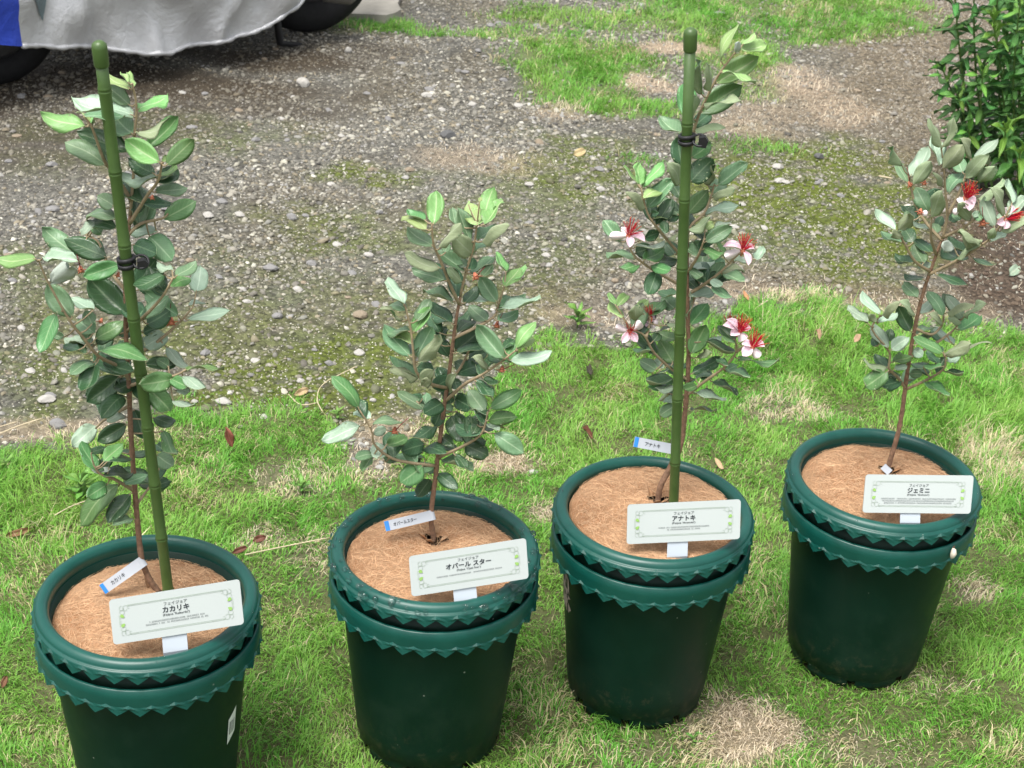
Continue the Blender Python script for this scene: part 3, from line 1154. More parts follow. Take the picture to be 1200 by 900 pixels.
# ------------------------------------------------------------------ lettering
def text_mesh(s, width=None, hgt=None, bold=0.0):
    cu = bpy.data.curves.new('lettering', 'FONT')
    cu.body = s
    cu.align_x = 'CENTER'
    cu.align_y = 'CENTER'
    cu.resolution_u = 2
    cu.offset = bold
    o = bpy.data.objects.new('lettering', cu)
    COL.objects.link(o)
    bpy.context.view_layer.update()
    m = bpy.data.meshes.new_from_object(o.evaluated_get(bpy.context.evaluated_depsgraph_get()))
    V = np.array([v.co[:] for v in m.vertices])
    F = [tuple(p.vertices) for p in m.polygons]
    bpy.data.objects.remove(o)
    bpy.data.meshes.remove(m)
    lo, hi = V.min(0), V.max(0)
    V = V - (lo + hi) / 2
    k = width / (hi[0] - lo[0])
    V = V * k
    if hgt: V[:, 1] *= hgt / ((hi[1] - lo[1]) * k)
    return V[:, :2], F


def plane_part(name, V2, F, m, parent, c, ax, ay, an, off):
    return part(name, [c + ax * v[0] + ay * v[1] + an * off for v in V2], F, m, parent, smooth=False)


def rects(lst):
    V, F = [], []
    for x0, y0, x1, y1 in lst:
        b = len(V)
        V += [(x0, y0), (x1, y0), (x1, y1), (x0, y1)]
        F.append((b, b + 1, b + 2, b + 3))
    return V, F


def ribbon2(pts, w):
    V, F = [], []
    for i, p in enumerate(pts):
        a, b = pts[max(i - 1, 0)], pts[min(i + 1, len(pts) - 1)]
        d = np.array(b) - np.array(a)
        d = d / (np.linalg.norm(d) + 1e-12)
        nn = np.array([-d[1], d[0]]) * w / 2
        V += [tuple(np.array(p) - nn), tuple(np.array(p) + nn)]
    for i in range(len(pts) - 1):
        F.append((2 * i, 2 * i + 2, 2 * i + 3, 2 * i + 1))
    return V, F


# ------------------------------------------------------------------ name signs
M['sign'] = plain('sign_white_plastic', (.385, .42, .41), .5, .3, .02, 12)
M['sign_stem'] = plain('sign_stem_plastic', (.40, .445, .49), .4, .5, .02, 12)
M['sign_line'] = plain('sign_print_grey_green', (.30, .36, .30), .6, .3, .1, 40)
M['sign_leaf'] = plain('sign_print_leaf_green', (.22, .38, .10), .6, .3, .1, 40)
SIGNS = [dict(q=[(131, 702.5), (285, 678), (282, 732), (130, 756)], stem=[(192, 747), (221, 743), (219.5, 761), (191.5, 766)], name='カカリキ', lat="(Feijoa 'Kakariki')", nw=.205, small=[(.42, .41), (.48, .47)],
              label=''),
         dict(q=[(482.5, 651), (621, 630), (615, 678), (479, 700)], stem=[(533, 691), (560, 687.5), (559, 703), (532.5, 708)], name='オパール スター', lat="(Feijoa 'Opal Star')", nw=.385, small=[(.55, .54)],
              label=''),
         dict(q=[(738, 591), (871.5, 585), (863.5, 631.5), (731.6, 638)], stem=[(784, 636), (808, 635), (806, 652), (781.5, 653)], name='アナトキ', lat="(Feijoa 'Anatoki')", nw=.205, small=[(.44, .43), (.29, .30)],
              label=''),
         dict(q=[(1017.5, 555.5), (1145, 557.5), (1133, 601.7), (1007.5, 601)], stem=[(1056.5, 601), (1080, 601.5), (1079.5, 613), (1054, 612.5)], name='ジェミニ', lat="(Feijoa 'Gemini')", nw=.205, small=[(.70, .68), (.66, .64), (.62, .58)],
              label='')]
SIGN_LABELS = ['white name sign tilted in front of the shrub with the leaning stake', 'white name sign whose large title is the longest, with one line of small print',
               'white name sign standing in front of the flowering staked shrub', 'white name sign with three lines of small print']
for i, s in enumerate(SIGNS):
    st = [(s['stem'][2][0] + s['stem'][3][0]) / 2, (s['stem'][2][1] + s['stem'][3][1]) / 2]
    p0 = G(st[0], st[1], HR - .006)              # the stem disappears behind the front lip of the pot here
    tilt = math.radians([24, 24, 26, 30][i])
    n = Vector((0, -math.cos(tilt), math.sin(tilt)))
    Q = [PP(*q, p0, n) for q in s['q']]
    ctr = (Q[0] + Q[1] + Q[2] + Q[3]) / 4
    ax = ((Q[1] - Q[0]) + (Q[2] - Q[3])).normalized()
    ay = n.cross(ax).normalized()
    if ay.z < 0: ay = -ay
    W = ((Q[1] - Q[0]).length + (Q[2] - Q[3]).length) / 2
    H = abs(((Q[0] - Q[3]) + (Q[1] - Q[2])).dot(ay)) / 2
    shear = ((Q[0] - Q[3]) + (Q[1] - Q[2])).dot(ax) / 2 / H
    ay = (ay + ax * shear * .35).normalized()
    bot_ = Vector((p0.x, p0.y + .003, SOILZ[i] - .012))      # below the panel the stem drops straight into the mat
    o = thing('name_sign', bot_, SIGN_LABELS[i], 'sign', 'white name signs pushed into the pots')
    # panel: rounded plate
    R = .0045
    V2 = []
    for (cx, cy, a0) in ((W / 2 - R, H / 2 - R, 0), (-W / 2 + R, H / 2 - R, 90), (-W / 2 + R, -H / 2 + R, 180), (W / 2 - R, -H / 2 + R, 270)):
        for k in range(6):
            t = math.radians(a0 + 18 * k)
            V2.append((cx + R * math.cos(t), cy + R * math.sin(t)))
    m_ = len(V2)
    V = [ctr + ax * a + ay * b + n * .0012 for a, b in V2] + [ctr + ax * a + ay * b - n * .0012 for a, b in V2]
    F = [tuple(range(m_)), tuple(range(2 * m_ - 1, m_ - 1, -1))] + [(k, m_ + k, m_ + (k + 1) % m_, (k + 1) % m_) for k in range(m_)]
    pn = part('panel', V, F, M['sign'], o, smooth=False)
    # stem (behind the panel), pushed into the mat
    sa = PP(*s['stem'][0], p0, n)
    sb = PP(*s['stem'][1], p0, n)
    scn, sw = ((sa + sb) / 2 - ctr).dot(ax), (sb - sa).length / 2
    top = ctr - ay * (H * .25) + ax * scn
    V = []
    for base, w in ((top, sw), (p0, sw), (bot_, sw * .96)):
        for dx, dz in ((-1, -.0032), (1, -.0032), (1, -.0014), (-1, -.0014)):
            V.append(base + ax * (dx * w) + n * dz)
    F = [(0, 1, 2, 3), (11, 10, 9, 8)]
    for q in (0, 4):
        F += [(q, q + 4, q + 5, q + 1), (q + 1, q + 5, q + 6, q + 2), (q + 2, q + 6, q + 7, q + 3), (q + 3, q + 7, q + 4, q)]
    part('stem', V, F, M['sign_stem'], o, smooth=False)
    # printed border
    bx, by = W * .436, H * .335
    lw = .0006
    lst = []
    for d, lw in ((0, .0007), (.0016, .0004)):
        lst += [(-bx + .012, by - d - lw, bx - .012, by - d), (-bx + .012, -by + d, bx - .012, -by + d + lw), (-bx + d, -by + .012, -bx + d + lw, by - .012), (bx - d - lw, -by + .012, bx - d, by - .012)]
    V2, F = rects(lst)
    plane_part('border', V2, F, M['sign_line'], pn, ctr, ax, ay, n, .0016)
    for sx, sy in ((-1, 1), (1, 1), (1, -1), (-1, -1)):
        L = []
        for (cx, cy, r, t0, t1) in ((.009, .004, .0040, 30, 330), (.004, .0085, .0036, -60, 220), (.0045, .0035, .0034, 90, 400), (.0135, .003, .0022, 60, 300)):
            pts = []
            for k in range(15):
                t = math.radians(t0 + (t1 - t0) * k / 14)
                rr = r * (1 - .35 * k / 14)
                pts.append((sx * (-bx + cx + rr * math.cos(t)) * -1, sy * (by - cy + rr * math.sin(t))))
            L.append(ribbon2(pts, .0005))
        cv, cf = join(L)
        co_ = plane_part('corner_ornament', cv, cf, M['sign_line'], pn, ctr, ax, ay, n, .0019)
        # printed green leaf
        V2 = []
        for k in range(12):
            t = 2 * math.pi * k / 12
            u, v = .0030 * math.cos(t), .0021 * math.sin(t) * (1 + .4 * math.cos(t))
            a = .6
            V2.append((sx * (bx - .0045 + u * math.cos(a) - v * math.sin(a)), sy * (by - .0135 + u * math.sin(a) + v * math.cos(a))))
        plane_part('printed_leaf', V2, [tuple(range(12))], M['sign_leaf'], co_, ctr, ax, ay, n, .0022)
    # words
    def put(V2, F, yc, nm='lettering'):
        plane_part(nm, [(v[0], v[1] + yc) for v in V2], F, M['ink'], pn, ctr, ax, ay, n, .0020)
    sk = .0
    V2, F = text_mesh('フェイジョア', W * .178, H * .075, .004)
    put(V2, F, H * .228)
    V2, F = text_mesh(s['name'], W * s['nw'], H * .135, .022)
    put(V2, F, H * .098)
    V2, F = text_mesh(s['lat'], W * .205, H * .062, .012)
    put(V2, F, -H * .022)
    # lines of print too small to read: rows of fine strokes
    rr = random.Random(40 + i)
    y = -H * .122
    for (w_, _) in s['small']:
        lst = []
        x = -W * w_ / 2
        while x < W * w_ / 2:
            if rr.random() > .07:
                a = H * .030
                k = rr.random()
                lst += [(x, y - a * .5, x + .0011, y - a * .5 + .0003), (x + .0001, y + a * .35, x + .001, y + a * .5), (x + .0005 * k, y - a * .5, x + .0005 * k + .0003, y + a * .5)]
            x += .00155
        V2, F = rects(lst)
        plane_part('small_print', V2, F, M['ink'], pn, ctr, ax, ay, n, .0020)
        y -= H * .056


# ------------------------------------------------------------------ stakes and ties
def stake_material():
    m, nt, p = mat('stake_green_plastic')
    co = objco(nt)
    n = noise(nt, 30, 4, .6, co)
    n2 = noise(nt, 300, 3, .6, co)
    r = ramp(nt, n.outputs['Fac'], [(.3, (.044, .088, .020)), (.7, (.060, .112, .028))])
    nt.links.new(r.outputs[0], p.inputs['Base Color'])
    p.inputs['Roughness'].default_value = .42
    bump(nt, n2.outputs['Fac'], .1, .001, p)
    return m


M['stake'] = stake_material()
M['cap'] = plain('stake_cap_pale_green', (.12, .22, .10), .45, .5, .1, 60)
M['tie'] = plain('tie_black_rubber', (.012, .012, .014), .5, .4, .2, 50)


def make_stake(i, foot, top, dy, capmat, label, rings):
    b = G(*foot, SOILZ[i] + .006)
    b.y += 0
    t = PY(*top, b.y + dy)
    d = (t - b)
    o = thing('garden_stake', b, label, 'stake', 'green stakes supporting shrubs')
    lo = b - d.normalized() * .045
    pts, rad = [], []
    R = .0070
    L = (t - lo).length
    u = (t - lo).normalized()
    s = 0.0
    pts.append(lo); rad.append(R)
    nodes = []
    x = .06
    while x < L - .05:
        nodes.append(x)
        x += random.uniform(.075, .12)
    for x in nodes:
        for dx, dr in ((-.006, 0), (-.003, .0008), (-.0012, .0010), (0, -.0001), (.0012, .0010), (.003, .0008), (.006, 0)):
            pts.append(lo + u * (x + dx)); rad.append(R + dr)
    pts.append(lo + u * (L - .012)); rad.append(R)
    V, F = tube(pts, rad, 20)
    part('pole', V, F, M['stake'], o)
    cp = lo + u * (L - .030)
    prof = [(0, R + .0006), (.002, R + .0016), (.022, R + .0018), (.0265, R + .0012), (.0292, R - .0015), (.0304, R * .45), (.0306, .0004)]
    V, F = tube([cp + u * a for a, _ in prof], [r for _, r in prof], 20)
    part('cap', V, F, capmat, o)
    return b, t


st1 = make_stake(0, (198.5, 703), (115.5, 48), -.015, M['stake'], 'tall green stake with a domed cap, leaning beside the flowerless shrub', 0)
st3 = make_stake(2, (789, 603), (809.5, 33), -.01, M['stake'], 'upright green stake tied to the shrub with red and white flowers', 0)


def make_tie(px, py, stake, label, big):
    b, t = stake
    d = t - b
    # point on the stake whose picture row is py
    best = min((abs((lambda q: 450 - FPX * (q - CAM).dot(CU) / depth(q))(b + d * k / 400) - py), k) for k in range(401))[1]
    p = b + d * best / 400
    u = d.normalized()
    x, y, _ = frame(u)
    toward = (CAM - p)
    toward = (toward - u * toward.dot(u)).normalized()
    side = u.cross(toward)
    side = side if side.x > 0 else -side
    o = thing('plant_tie', p, label, 'plant tie')
    L = []
    for h in (-.0034, .0030):                                             # two turns round the stake, as flat strap
        V, F = [], []
        for k in range(25):
            a = 2 * math.pi * k / 24
            e = toward * math.cos(a) + side * math.sin(a)
            for r, z in ((.0078, -.0024), (.0112, -.0026), (.0114, .0026), (.0078, .0024)):
                V.append(p + e * r + u * (z + h + .0014 * math.sin(a + h * 300)))
        for k in range(24):
            for j in range(4):
                F.append((k * 4 + j, k * 4 + (j + 1) % 4, k * 4 + 4 + (j + 1) % 4, k * 4 + 4 + j))
        L.append((V, F))
    V, F = join(L)
    part('strap', V, F, M['tie'], o)
    c = p + side * .0165 + toward * .005
    # loop to the stem
    V, F = tube([c + side * .009 * math.cos(a) + (u * .005 - toward * .008) * math.sin(a) for a in [2 * math.pi * k / 18 for k in range(19)]], .0016, 6, False)
    part('loop', V, F, M['tie'], o)
    # clip
    V = []
    for dz in (-1, 1):
        for a, b2 in ((-.006, -.004), (.004, -.005), (.007, .001), (.003, .005), (-.005, .004)):
            V.append(c + side * (a + (.004 if big else .001)) + u * (b2 * (1.5 if big else 1.1)) + toward * (dz * .0045 + .004))
    part('clip', V, [(4, 3, 2, 1, 0), (5, 6, 7, 8, 9)] + [(k, (k + 1) % 5, 5 + (k + 1) % 5, 5 + k) for k in range(5)], M['tie'], o, smooth=False)


make_tie(150, 306, st1, 'black tie knotted round the leaning green stake', False)
make_tie(804, 163, st3, 'black plastic clip tie high on the upright green stake', True)

# ------------------------------------------------------------------ leaves
def leaf_shape(kind, v):
    """unit leaf: base at origin, tip at (0,1,0), width 1 at the widest place; upper and lower surface"""
    r = random.Random(300 + v * 7 + len(kind))
    nv, nu = 9, 6
    fold = r.uniform(-.05, .42)
    arch = r.uniform(-.10, .16)
    curl = r.uniform(-.10, .26)
    sway = r.uniform(-.05, .05)
    wave = r.uniform(.0, .075)
    V, UV = [], []
    for side in (0, 1):
        for j in range(nv):
            t = j / (nv - 1)
            if kind == 'oval':
                w = .5 * (math.sin(math.pi * min(1, t ** .92)) ** .62) if 0 < t < 1 else 0.0
                w *= .88 + .18 * t
            elif kind == 'round':
                w = .5 * (math.sin(math.pi * t ** .86) ** .5) if 0 < t < 1 else 0.0
            elif kind == 'petal':
                w = .5 * (math.sin(math.pi * t ** 1.35) ** .55) if 0 < t < 1 else 0.0
                w = max(w, .10 * (1 - t))
            else:
                w = .5 * (math.sin(math.pi * t ** .75) ** .9) if 0 < t < 1 else 0.0
            w = max(w, .022 if j < nv - 1 else .004)
            for i in range(nu + 1):
                s = (i / nu) * 2 - 1
                x = s * w + sway * math.sin(math.pi * t)
                z = arch * math.sin(math.pi * t) * 1.2 + fold * abs(s) * w - curl * t * t * (t - 1) * -4 + wave * math.sin(9 * t + 2 * s + v) * abs(s)
                if kind == 'petal':
                    z = .55 * w * s * s + .12 * math.sin(math.pi * t)
                V.append((x, t, z - (.012 if side else 0)))
                UV.append((i / nu, t))
    n = nv * (nu + 1)
    F, mi = [], []
    for side in (0, 1):
        for j in range(nv - 1):
            for i in range(nu):
                q = side * n + j * (nu + 1) + i
                f = (q, q + 1, q + nu + 2, q + nu + 1)
                F.append(f if side == 0 else f[::-1])
                mi.append(side)
    for j in range(nv - 1):                                   # close the edge
        for i, rev in ((0, True), (nu, False)):
            a, b = j * (nu + 1) + i, (j + 1) * (nu + 1) + i
            f = (a, a + n, b + n, b)
            F.append(f[::-1] if rev else f)
            mi.append(1)
    return V, F, UV, mi


LEAFM = {}


def leaf_mesh(kind, tone, v):
    k = (kind, tone, v)
    if k not in LEAFM:
        V, F, UV, mi = leaf_shape(kind, v)
        top = M[tone] if isinstance(tone, str) else tone[0]
        und = (M['leaf_under_pale'] if tone == 'pale' else M['leaf_under']) if isinstance(tone, str) else tone[1]
        m = mesh('leaf', V, F, [top, und], True, mi)
        ul = m.uv_layers.new(name='UVMap')
        for lp_ in m.loops:
            ul.data[lp_.index].uv = UV[lp_.vertex_index]
        LEAFM[k] = m
    return LEAFM[k]


def put_leaf(parent, base, tip, width, nrm, kind, tone, v, name='leaf'):
    y = tip - base
    L = y.length
    y.normalize()
    z = (nrm - y * nrm.dot(y)).normalized()
    x = y.cross(z)
    o = link(name, leaf_mesh(kind, tone, v), parent, base)
    o.rotation_mode = 'QUATERNION'
    o.rotation_quaternion = Matrix((x, y, z)).transposed().to_quaternion()
    o.scale = (width, L, L)
    return o


M['pale'] = M['leaf_silver']
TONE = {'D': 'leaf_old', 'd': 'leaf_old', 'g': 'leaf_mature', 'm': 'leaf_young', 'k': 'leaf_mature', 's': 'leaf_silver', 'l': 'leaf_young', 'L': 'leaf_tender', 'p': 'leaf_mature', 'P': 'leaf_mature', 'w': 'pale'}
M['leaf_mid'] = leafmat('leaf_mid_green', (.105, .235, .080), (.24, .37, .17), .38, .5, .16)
TONE['m'] = 'leaf_mid'
FLIP = set('pPw')


def seg_near(p, pts):
    best = (1e9, None, 0)
    for i in range(len(pts) - 1):
        a, b = Vector(pts[i][:2]), Vector(pts[i + 1][:2])
        d = b - a
        t = max(0, min(1, (p - a).dot(d) / max(d.length_squared, 1e-9)))
        q = a + d * t
        e = (p - q).length
        if e < best[0]: best = (e, q, pts[i][2] + (pts[i + 1][2] - pts[i][2]) * t)
    return best


M['petal_out'] = plain('petal_white_felt', (.78, .68, .69), .7, .3, .12, 9)
M['petal_in'] = plain('petal_pink_inside', (.74, .54, .61), .55, .3, .25, 7)
M['stamen'] = plain('stamen_crimson', (.55, .006, .030), .5, .4, .2, 30)
M['anther'] = plain('anther_yellow', (.60, .22, .07), .7, .2, .2, 30)
M['calyx'] = plain('calyx_orange_red', (.50, .17, .10), .7, .3, .3, 90)
M['style'] = plain('style_dark_red', (.16, .012, .02), .5, .4, .2, 60)
M['bud'] = plain('bud_pale', (.62, .55, .46), .8, .2, .2, 90)


def flower(plant, px, py, Y, up, petals, sc=1.0, n=44, fr=1.0):
    """open flower: cup at (px, py), stamens in the direction up, petals listed as picture positions of their tips"""
    c = PY(px, py, Y)
    up = Vector(up).normalized()
    x, y, _ = frame(up)
    k = sc
    base = c - up * .010 * k
    V, F = tube([base - up * .006 * k, base, base + up * .004 * k, base + up * .0065 * k], [.0012 * k, .0032 * k, .0042 * k, .0030 * k], 8)
    f = part('flower', V, F, M['calyx'], plant, base)
    for j, (tx, ty, w, dY) in enumerate(petals):
        tip = PY(tx, ty, Y + dY)
        b = base + up * .004 * k
        d = tip - b
        out = (CAM - b)
        out = (out - d.normalized() * out.dot(d.normalized())).normalized()
        inward = (up * .9 + (CAM - b).normalized() * .35)
        sgn = 1 if (j + int(px)) % 3 else -1
        put_leaf(f, b, tip, w * depth(c) / FPX, inward * sgn if sgn > 0 else -out, 'petal', (M['petal_in'], M['petal_out']), j % 3, 'petal')
    L, A = [], []
    for j in range(n):
        t = 2 * math.pi * random.random()
        sp = random.uniform(.05, .85) * fr
        d = (up * math.cos(sp) + (x * math.cos(t) + y * math.sin(t)) * math.sin(sp)).normalized()
        ln = random.uniform(.015, .023) * k
        b = base + up * .005 * k + (x * math.cos(t) + y * math.sin(t)) * .002 * k
        mid = b + d * ln * .5 + up * .002 * k
        L.append(tube([b, mid, b + d * ln + up * .001], [.00042 * k, .0004 * k, .00034 * k], 3, False))
        e = b + d * ln + up * .001
        V2 = [e + Vector(q) * .00055 * k for q in ((1, 0, 0), (-1, 0, 0), (0, 1, 0), (0, -1, 0), (0, 0, 1), (0, 0, -1))]
        A.append((V2, [(0, 2, 4), (2, 1, 4), (1, 3, 4), (3, 0, 4), (2, 0, 5), (1, 2, 5), (3, 1, 5), (0, 3, 5)]))
    V, F = join(L)
    part('stamens', V, F, M['stamen'], f)
    V, F = join(A)
    part('anthers', V, F, M['anther'], f)
    return f


def spent(plant, px, py, Y, tx=None, ty=None, s=1.0):
    """faded flower: star of reflexed sepals on a small cup, often with the long style left"""
    c = PY(px, py, Y)
    V, F = [], []
    ax = Vector((random.uniform(-.4, .4), -.7, -.5)).normalized()
    x, y, _ = frame(ax)
    L = [tube([c - ax * .006 * s, c - ax * .002 * s, c + ax * .002 * s], [.0014 * s, .0028 * s, .0022 * s], 8)]
    for k in range(5):
        t = 2 * math.pi * k / 5 + .4
        e = x * math.cos(t) + y * math.sin(t)
        q = ax.cross(e)
        p = [c + e * .002 * s + q * .0018 * s, c + e * .002 * s - q * .0018 * s, c + e * .0075 * s + ax * .001, c + e * .004 * s + ax * .0012 * s]
        L.append(([*p], [(0, 3, 2), (3, 1, 2), (1, 0, 2), (0, 1, 3)]))
    V, F = join(L)
    o = part('spent_flower', V, F, M['calyx'], plant, c)
    if tx is not None:
        e = PY(tx, ty, Y - .004)
        V, F = tube([c, c + (e - c) * .5 + Vector((0, 0, .0008)), e], [.0007, .0006, .0004], 5)
        part('style', V, F, M['style'], o)
    return o


def build_plant(i, label, trunk, branches, tiles, rad0, foot=None):
    base = foot3[i]
    Y0 = base.y
    o = thing('feijoa_shrub', (base.x, base.y, coir_z(i, base.x, base.y)), label, 'shrub', 'young feijoa shrubs in pots')
    paths = [[(x, y, d) for x, y, d in trunk]] + branches
    # trunk
    P = smooth_path([PY(x, y, Y0 + d) for x, y, d in trunk], 4)
    P = [base - Vector((0, 0, .02))] + P
    n = len(P)
    V, F = tube(P, [rad0 * (1 - .72 * (k / (n - 1)) ** 1.1) * (1 + .08 * math.sin(k * 2.7)) for k in range(n)], 10)
    cut = int(n * .70)
    rad = [rad0 * (1 - .72 * (k / (n - 1)) ** 1.1) * (1 + .08 * math.sin(k * 2.7)) for k in range(n)]
    V, F = tube(P[:cut + 1], rad[:cut + 1], 10)
    part('trunk', V, F, M['bark'], o)
    V, F = tube(P[cut:], rad[cut:], 9)
    part('shoot', V, F, M['twig'], o)
    for b in branches:
        Q = smooth_path([PY(x, y, Y0 + d) for x, y, d in b], 4)
        n = len(Q)
        V, F = tube(Q, [.0026 - .0015 * k / (n - 1) for k in range(n)], 7)
        part('branch', V, F, M['twig'], o)
    stalks = []
    cnt = 0
    rr = random.Random(500 + i)
    for (ox, oy, sc, txt) in tiles:
        for q in txt.replace('\n', ' ').split(';'):
            a = q.split()
            if len(a) < 6: continue
            bx, by, tx, ty, w = [float(t) for t in a[:5]]
            tone = a[5]
            bx, by, tx, ty, w = ox + bx / sc, oy + by / sc, ox + tx / sc, oy + ty / sc, w / sc
            near = min((seg_near(Vector((bx, by)), p) for p in paths), key=lambda t: t[0])
            dY = near[2]
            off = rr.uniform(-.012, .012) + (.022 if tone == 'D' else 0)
            b3 = PY(bx, by, Y0 + dY + off)
            k = depth(b3) / FPX
            l = math.hypot(tx - bx, ty - by) * k
            L = max(l * 1.02, min(l * 1.55, .046 * rr.uniform(.85, 1.2)))
            dz = math.sqrt(max(L * L - l * l, 0)) * (1 if ty < by else -1) * (-1 if tone in FLIP else 1)
            t3 = PY(bx + (tx - bx) * 1.07, by + (ty - by) * 1.07, b3.y + dz)
            wa = w * k
            wa *= 1.12
            W = max(wa, .50 * L) if w > 4 else .42 * L
            W = min(W, .72 * L)
            cosr = max(.12, min(1, wa / W))
            y = (t3 - b3).normalized()
            c = (CAM - b3).normalized()
            nn = (c - y * c.dot(y)).normalized()
            ph = math.acos(cosr)
            n1 = Matrix.Rotation(ph, 3, y) @ nn
            n2 = Matrix.Rotation(-ph, 3, y) @ nn
            nr = n1 if (n1.z > n2.z) else n2
            if tone in FLIP: nr = -nr
            kind = 'round' if (w > .62 * math.hypot(tx - bx, ty - by)) else 'oval'
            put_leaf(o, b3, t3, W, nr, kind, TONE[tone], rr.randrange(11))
            cnt += 1
            # leaf stalk back to the nearest branch
            r3 = PY(near[1].x, near[1].y, Y0 + dY)
            mid = (b3 + r3) / 2 - Vector((0, 0, .002))
            if (b3 - r3).length > .002:
                stalks.append(tube([r3, mid, b3, b3 + (t3 - b3) * .06], [.0013, .0010, .0008, .0006], 5, False))
    # leaves deeper in the crown, on the far side of the branches
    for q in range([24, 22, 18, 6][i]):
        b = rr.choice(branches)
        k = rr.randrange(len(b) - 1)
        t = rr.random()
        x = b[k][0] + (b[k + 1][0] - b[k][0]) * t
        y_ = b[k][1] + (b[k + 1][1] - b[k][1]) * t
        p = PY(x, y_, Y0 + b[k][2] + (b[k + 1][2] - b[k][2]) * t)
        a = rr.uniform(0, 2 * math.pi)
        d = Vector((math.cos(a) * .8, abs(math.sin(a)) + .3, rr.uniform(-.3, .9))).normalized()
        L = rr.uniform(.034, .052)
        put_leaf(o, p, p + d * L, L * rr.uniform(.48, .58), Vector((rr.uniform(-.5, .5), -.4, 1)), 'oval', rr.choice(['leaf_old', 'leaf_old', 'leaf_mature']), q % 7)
    if stalks:
        V, F = join(stalks)
        tag(part('leaf_stalks', V, F, M['twig'], o), kind='stuff')
    return o, Y0


# ---- shrub with the leaning stake
T1 = [(0, 40, 3., """485 265 583 215 45 l;468 285 265 228 52 s;300 325 152 280 62 l;455 250 385 190 55 g;465 350 400 285 75 g;480 345 590 298 30 p;520 395 620 295 60 m;455 415 283 350 72 d;
370 460 237 385 66 g;560 450 447 375 75 l;585 460 675 375 62 m;550 505 428 490 50 s;565 500 615 458 22 l;540 490 455 440 60 d;545 555 652 540 46 g;575 650 682 590 65 m;480 580 430 530 50 d;400 605 345 570 55 g;
405 650 310 640 40 g;410 680 320 665 45 d;550 690 450 680 42 s;520 655 465 635 40 g;525 710 600 790 75 g;470 740 545 770 60 d;340 655 288 700 32 s;325 665 355 700 38 m;275 780 155 685 70 g;375 785 235 725 70 d;
125 790 -8 785 50 l;150 785 265 795 42 s;175 875 240 825 62 w;420 810 300 850 62 m;480 880 545 795 78 d;580 845 475 880 46 d;605 830 555 805 32 s;600 890 665 860 42 l;620 850 685 800 45 g;690 905 705 820 58 s;
455 190 375 132 40 L;462 190 455 135 30 L;450 170 425 138 16 L;325 320 275 275 16 L;320 315 318 280 14 l;575 450 580 425 16 L"""),
      (0, 240, 4., """340 525 228 380 100 g;265 510 190 680 76 m;440 490 340 445 50 s;590 510 425 350 130 d;600 520 485 440 60 g;448 628 570 550 74 m;440 600 370 545 82 g;440 655 310 625 46 s;400 700 335 640 46 g;465 685 678 725 64 m;
440 740 335 790 50 g;450 745 385 865 76 d;560 810 410 890 90 D;640 820 540 860 60 D;700 900 630 840 80 D;815 815 665 840 92 m;680 750 825 745 60 d;780 605 685 660 80 s;780 665 875 755 46 s;870 775 1040 765 14 l;
860 800 955 850 46 s;800 815 870 850 55 m;835 520 685 410 86 g;690 560 790 500 92 D;670 600 730 580 60 D;880 540 1070 495 50 s;885 475 970 463 20 s;450 650 530 600 60 D;510 600 480 690 60 D;600 700 560 640 60 D;
480 730 620 780 70 D;520 760 600 720 70 D;430 560 400 500 60 g;300 620 250 610 40 g;370 680 300 660 40 d;560 620 620 570 60 D;650 400 720 370 70 D"""),
      (0, 400, 3.75, """525 155 390 260 100 D;545 240 450 330 76 d;555 365 435 435 76 d;420 370 322 455 76 s;590 300 625 420 76 D;660 215 740 300 82 m;675 335 760 355 50 d;600 180 510 200 60 D;590 180 660 230 82 D;550 330 475 350 36 s;
715 395 770 490 46 m;455 530 535 455 62 l;425 575 360 450 60 m;480 555 410 560 36 w;470 530 570 515 46 d;455 590 575 580 56 d;690 500 755 545 70 g;725 480 690 455 40 D;670 640 745 615 62 d;680 640 620 625 42 d;
470 630 390 680 66 m;520 630 365 800 86 m;575 670 480 790 76 d;580 780 500 800 36 g;400 490 460 465 40 d;540 490 640 480 40 D;760 260 850 270 16 s;780 210 830 220 34 s;740 110 690 80 50 d""")]
o1, Y1 = build_plant(0, 'feijoa shrub without open flowers beside a leaning green stake',
    [(185, 692, 0), (176, 680, 0), (166, 655, 0), (161, 610, .005), (157, 560, .01), (153, 500, .012), (151, 450, .014), (148, 400, .016), (147, 360, .016), (147, 310, .016), (151, 270, .016), (154, 235, .016), (157, 195, .014), (158, 157, .012), (160, 125, .01), (155, 98, .005)],
    [[(154, 235, .016), (135, 205, .0), (122, 188, -.02), (108, 150, -.035), (98, 136, -.04)], [(152, 262, .016), (172, 230, .0), (185, 212, -.015), (190, 190, -.03)], [(150, 275, .016), (165, 262, .02), (190, 256, .03), (197, 250, .035)],
     [(151, 445, .014), (140, 430, .0), (115, 417, -.03), (97, 395, -.045), (82, 376, -.055), (57, 332, -.065), (45, 305, -.07)], [(147, 340, .016), (135, 325, .03), (122, 300, .045), (114, 282, .055), (93, 272, .06)],
     [(149, 388, .016), (175, 365, -.02), (192, 345, -.035), (203, 325, -.04)], [(150, 422, .016), (185, 400, .03), (212, 376, .045), (226, 360, .05)], [(152, 452, .016), (180, 444, -.015), (205, 440, -.03), (218, 433, -.035)],
     [(157, 575, .01), (135, 562, -.02), (117, 555, -.035), (110, 545, -.04)], [(159, 592, .006), (170, 578, .02), (182, 560, .03)], [(153, 475, .012), (125, 490, .03), (112, 502, .04)]], T1, .0042)
spent(o1, 95, 317, Y1 + .05, 90, 298, 1.1)
spent(o1, 200, 378, Y1 + .04, 200, 356, 1.5)
spent(o1, 138, 323, Y1 + .01, None, None, .8)
spent(o1, 118, 377, Y1 - .02, None, None, .8)
spent(o1, 178, 232, Y1 - .01, None, None, .7)

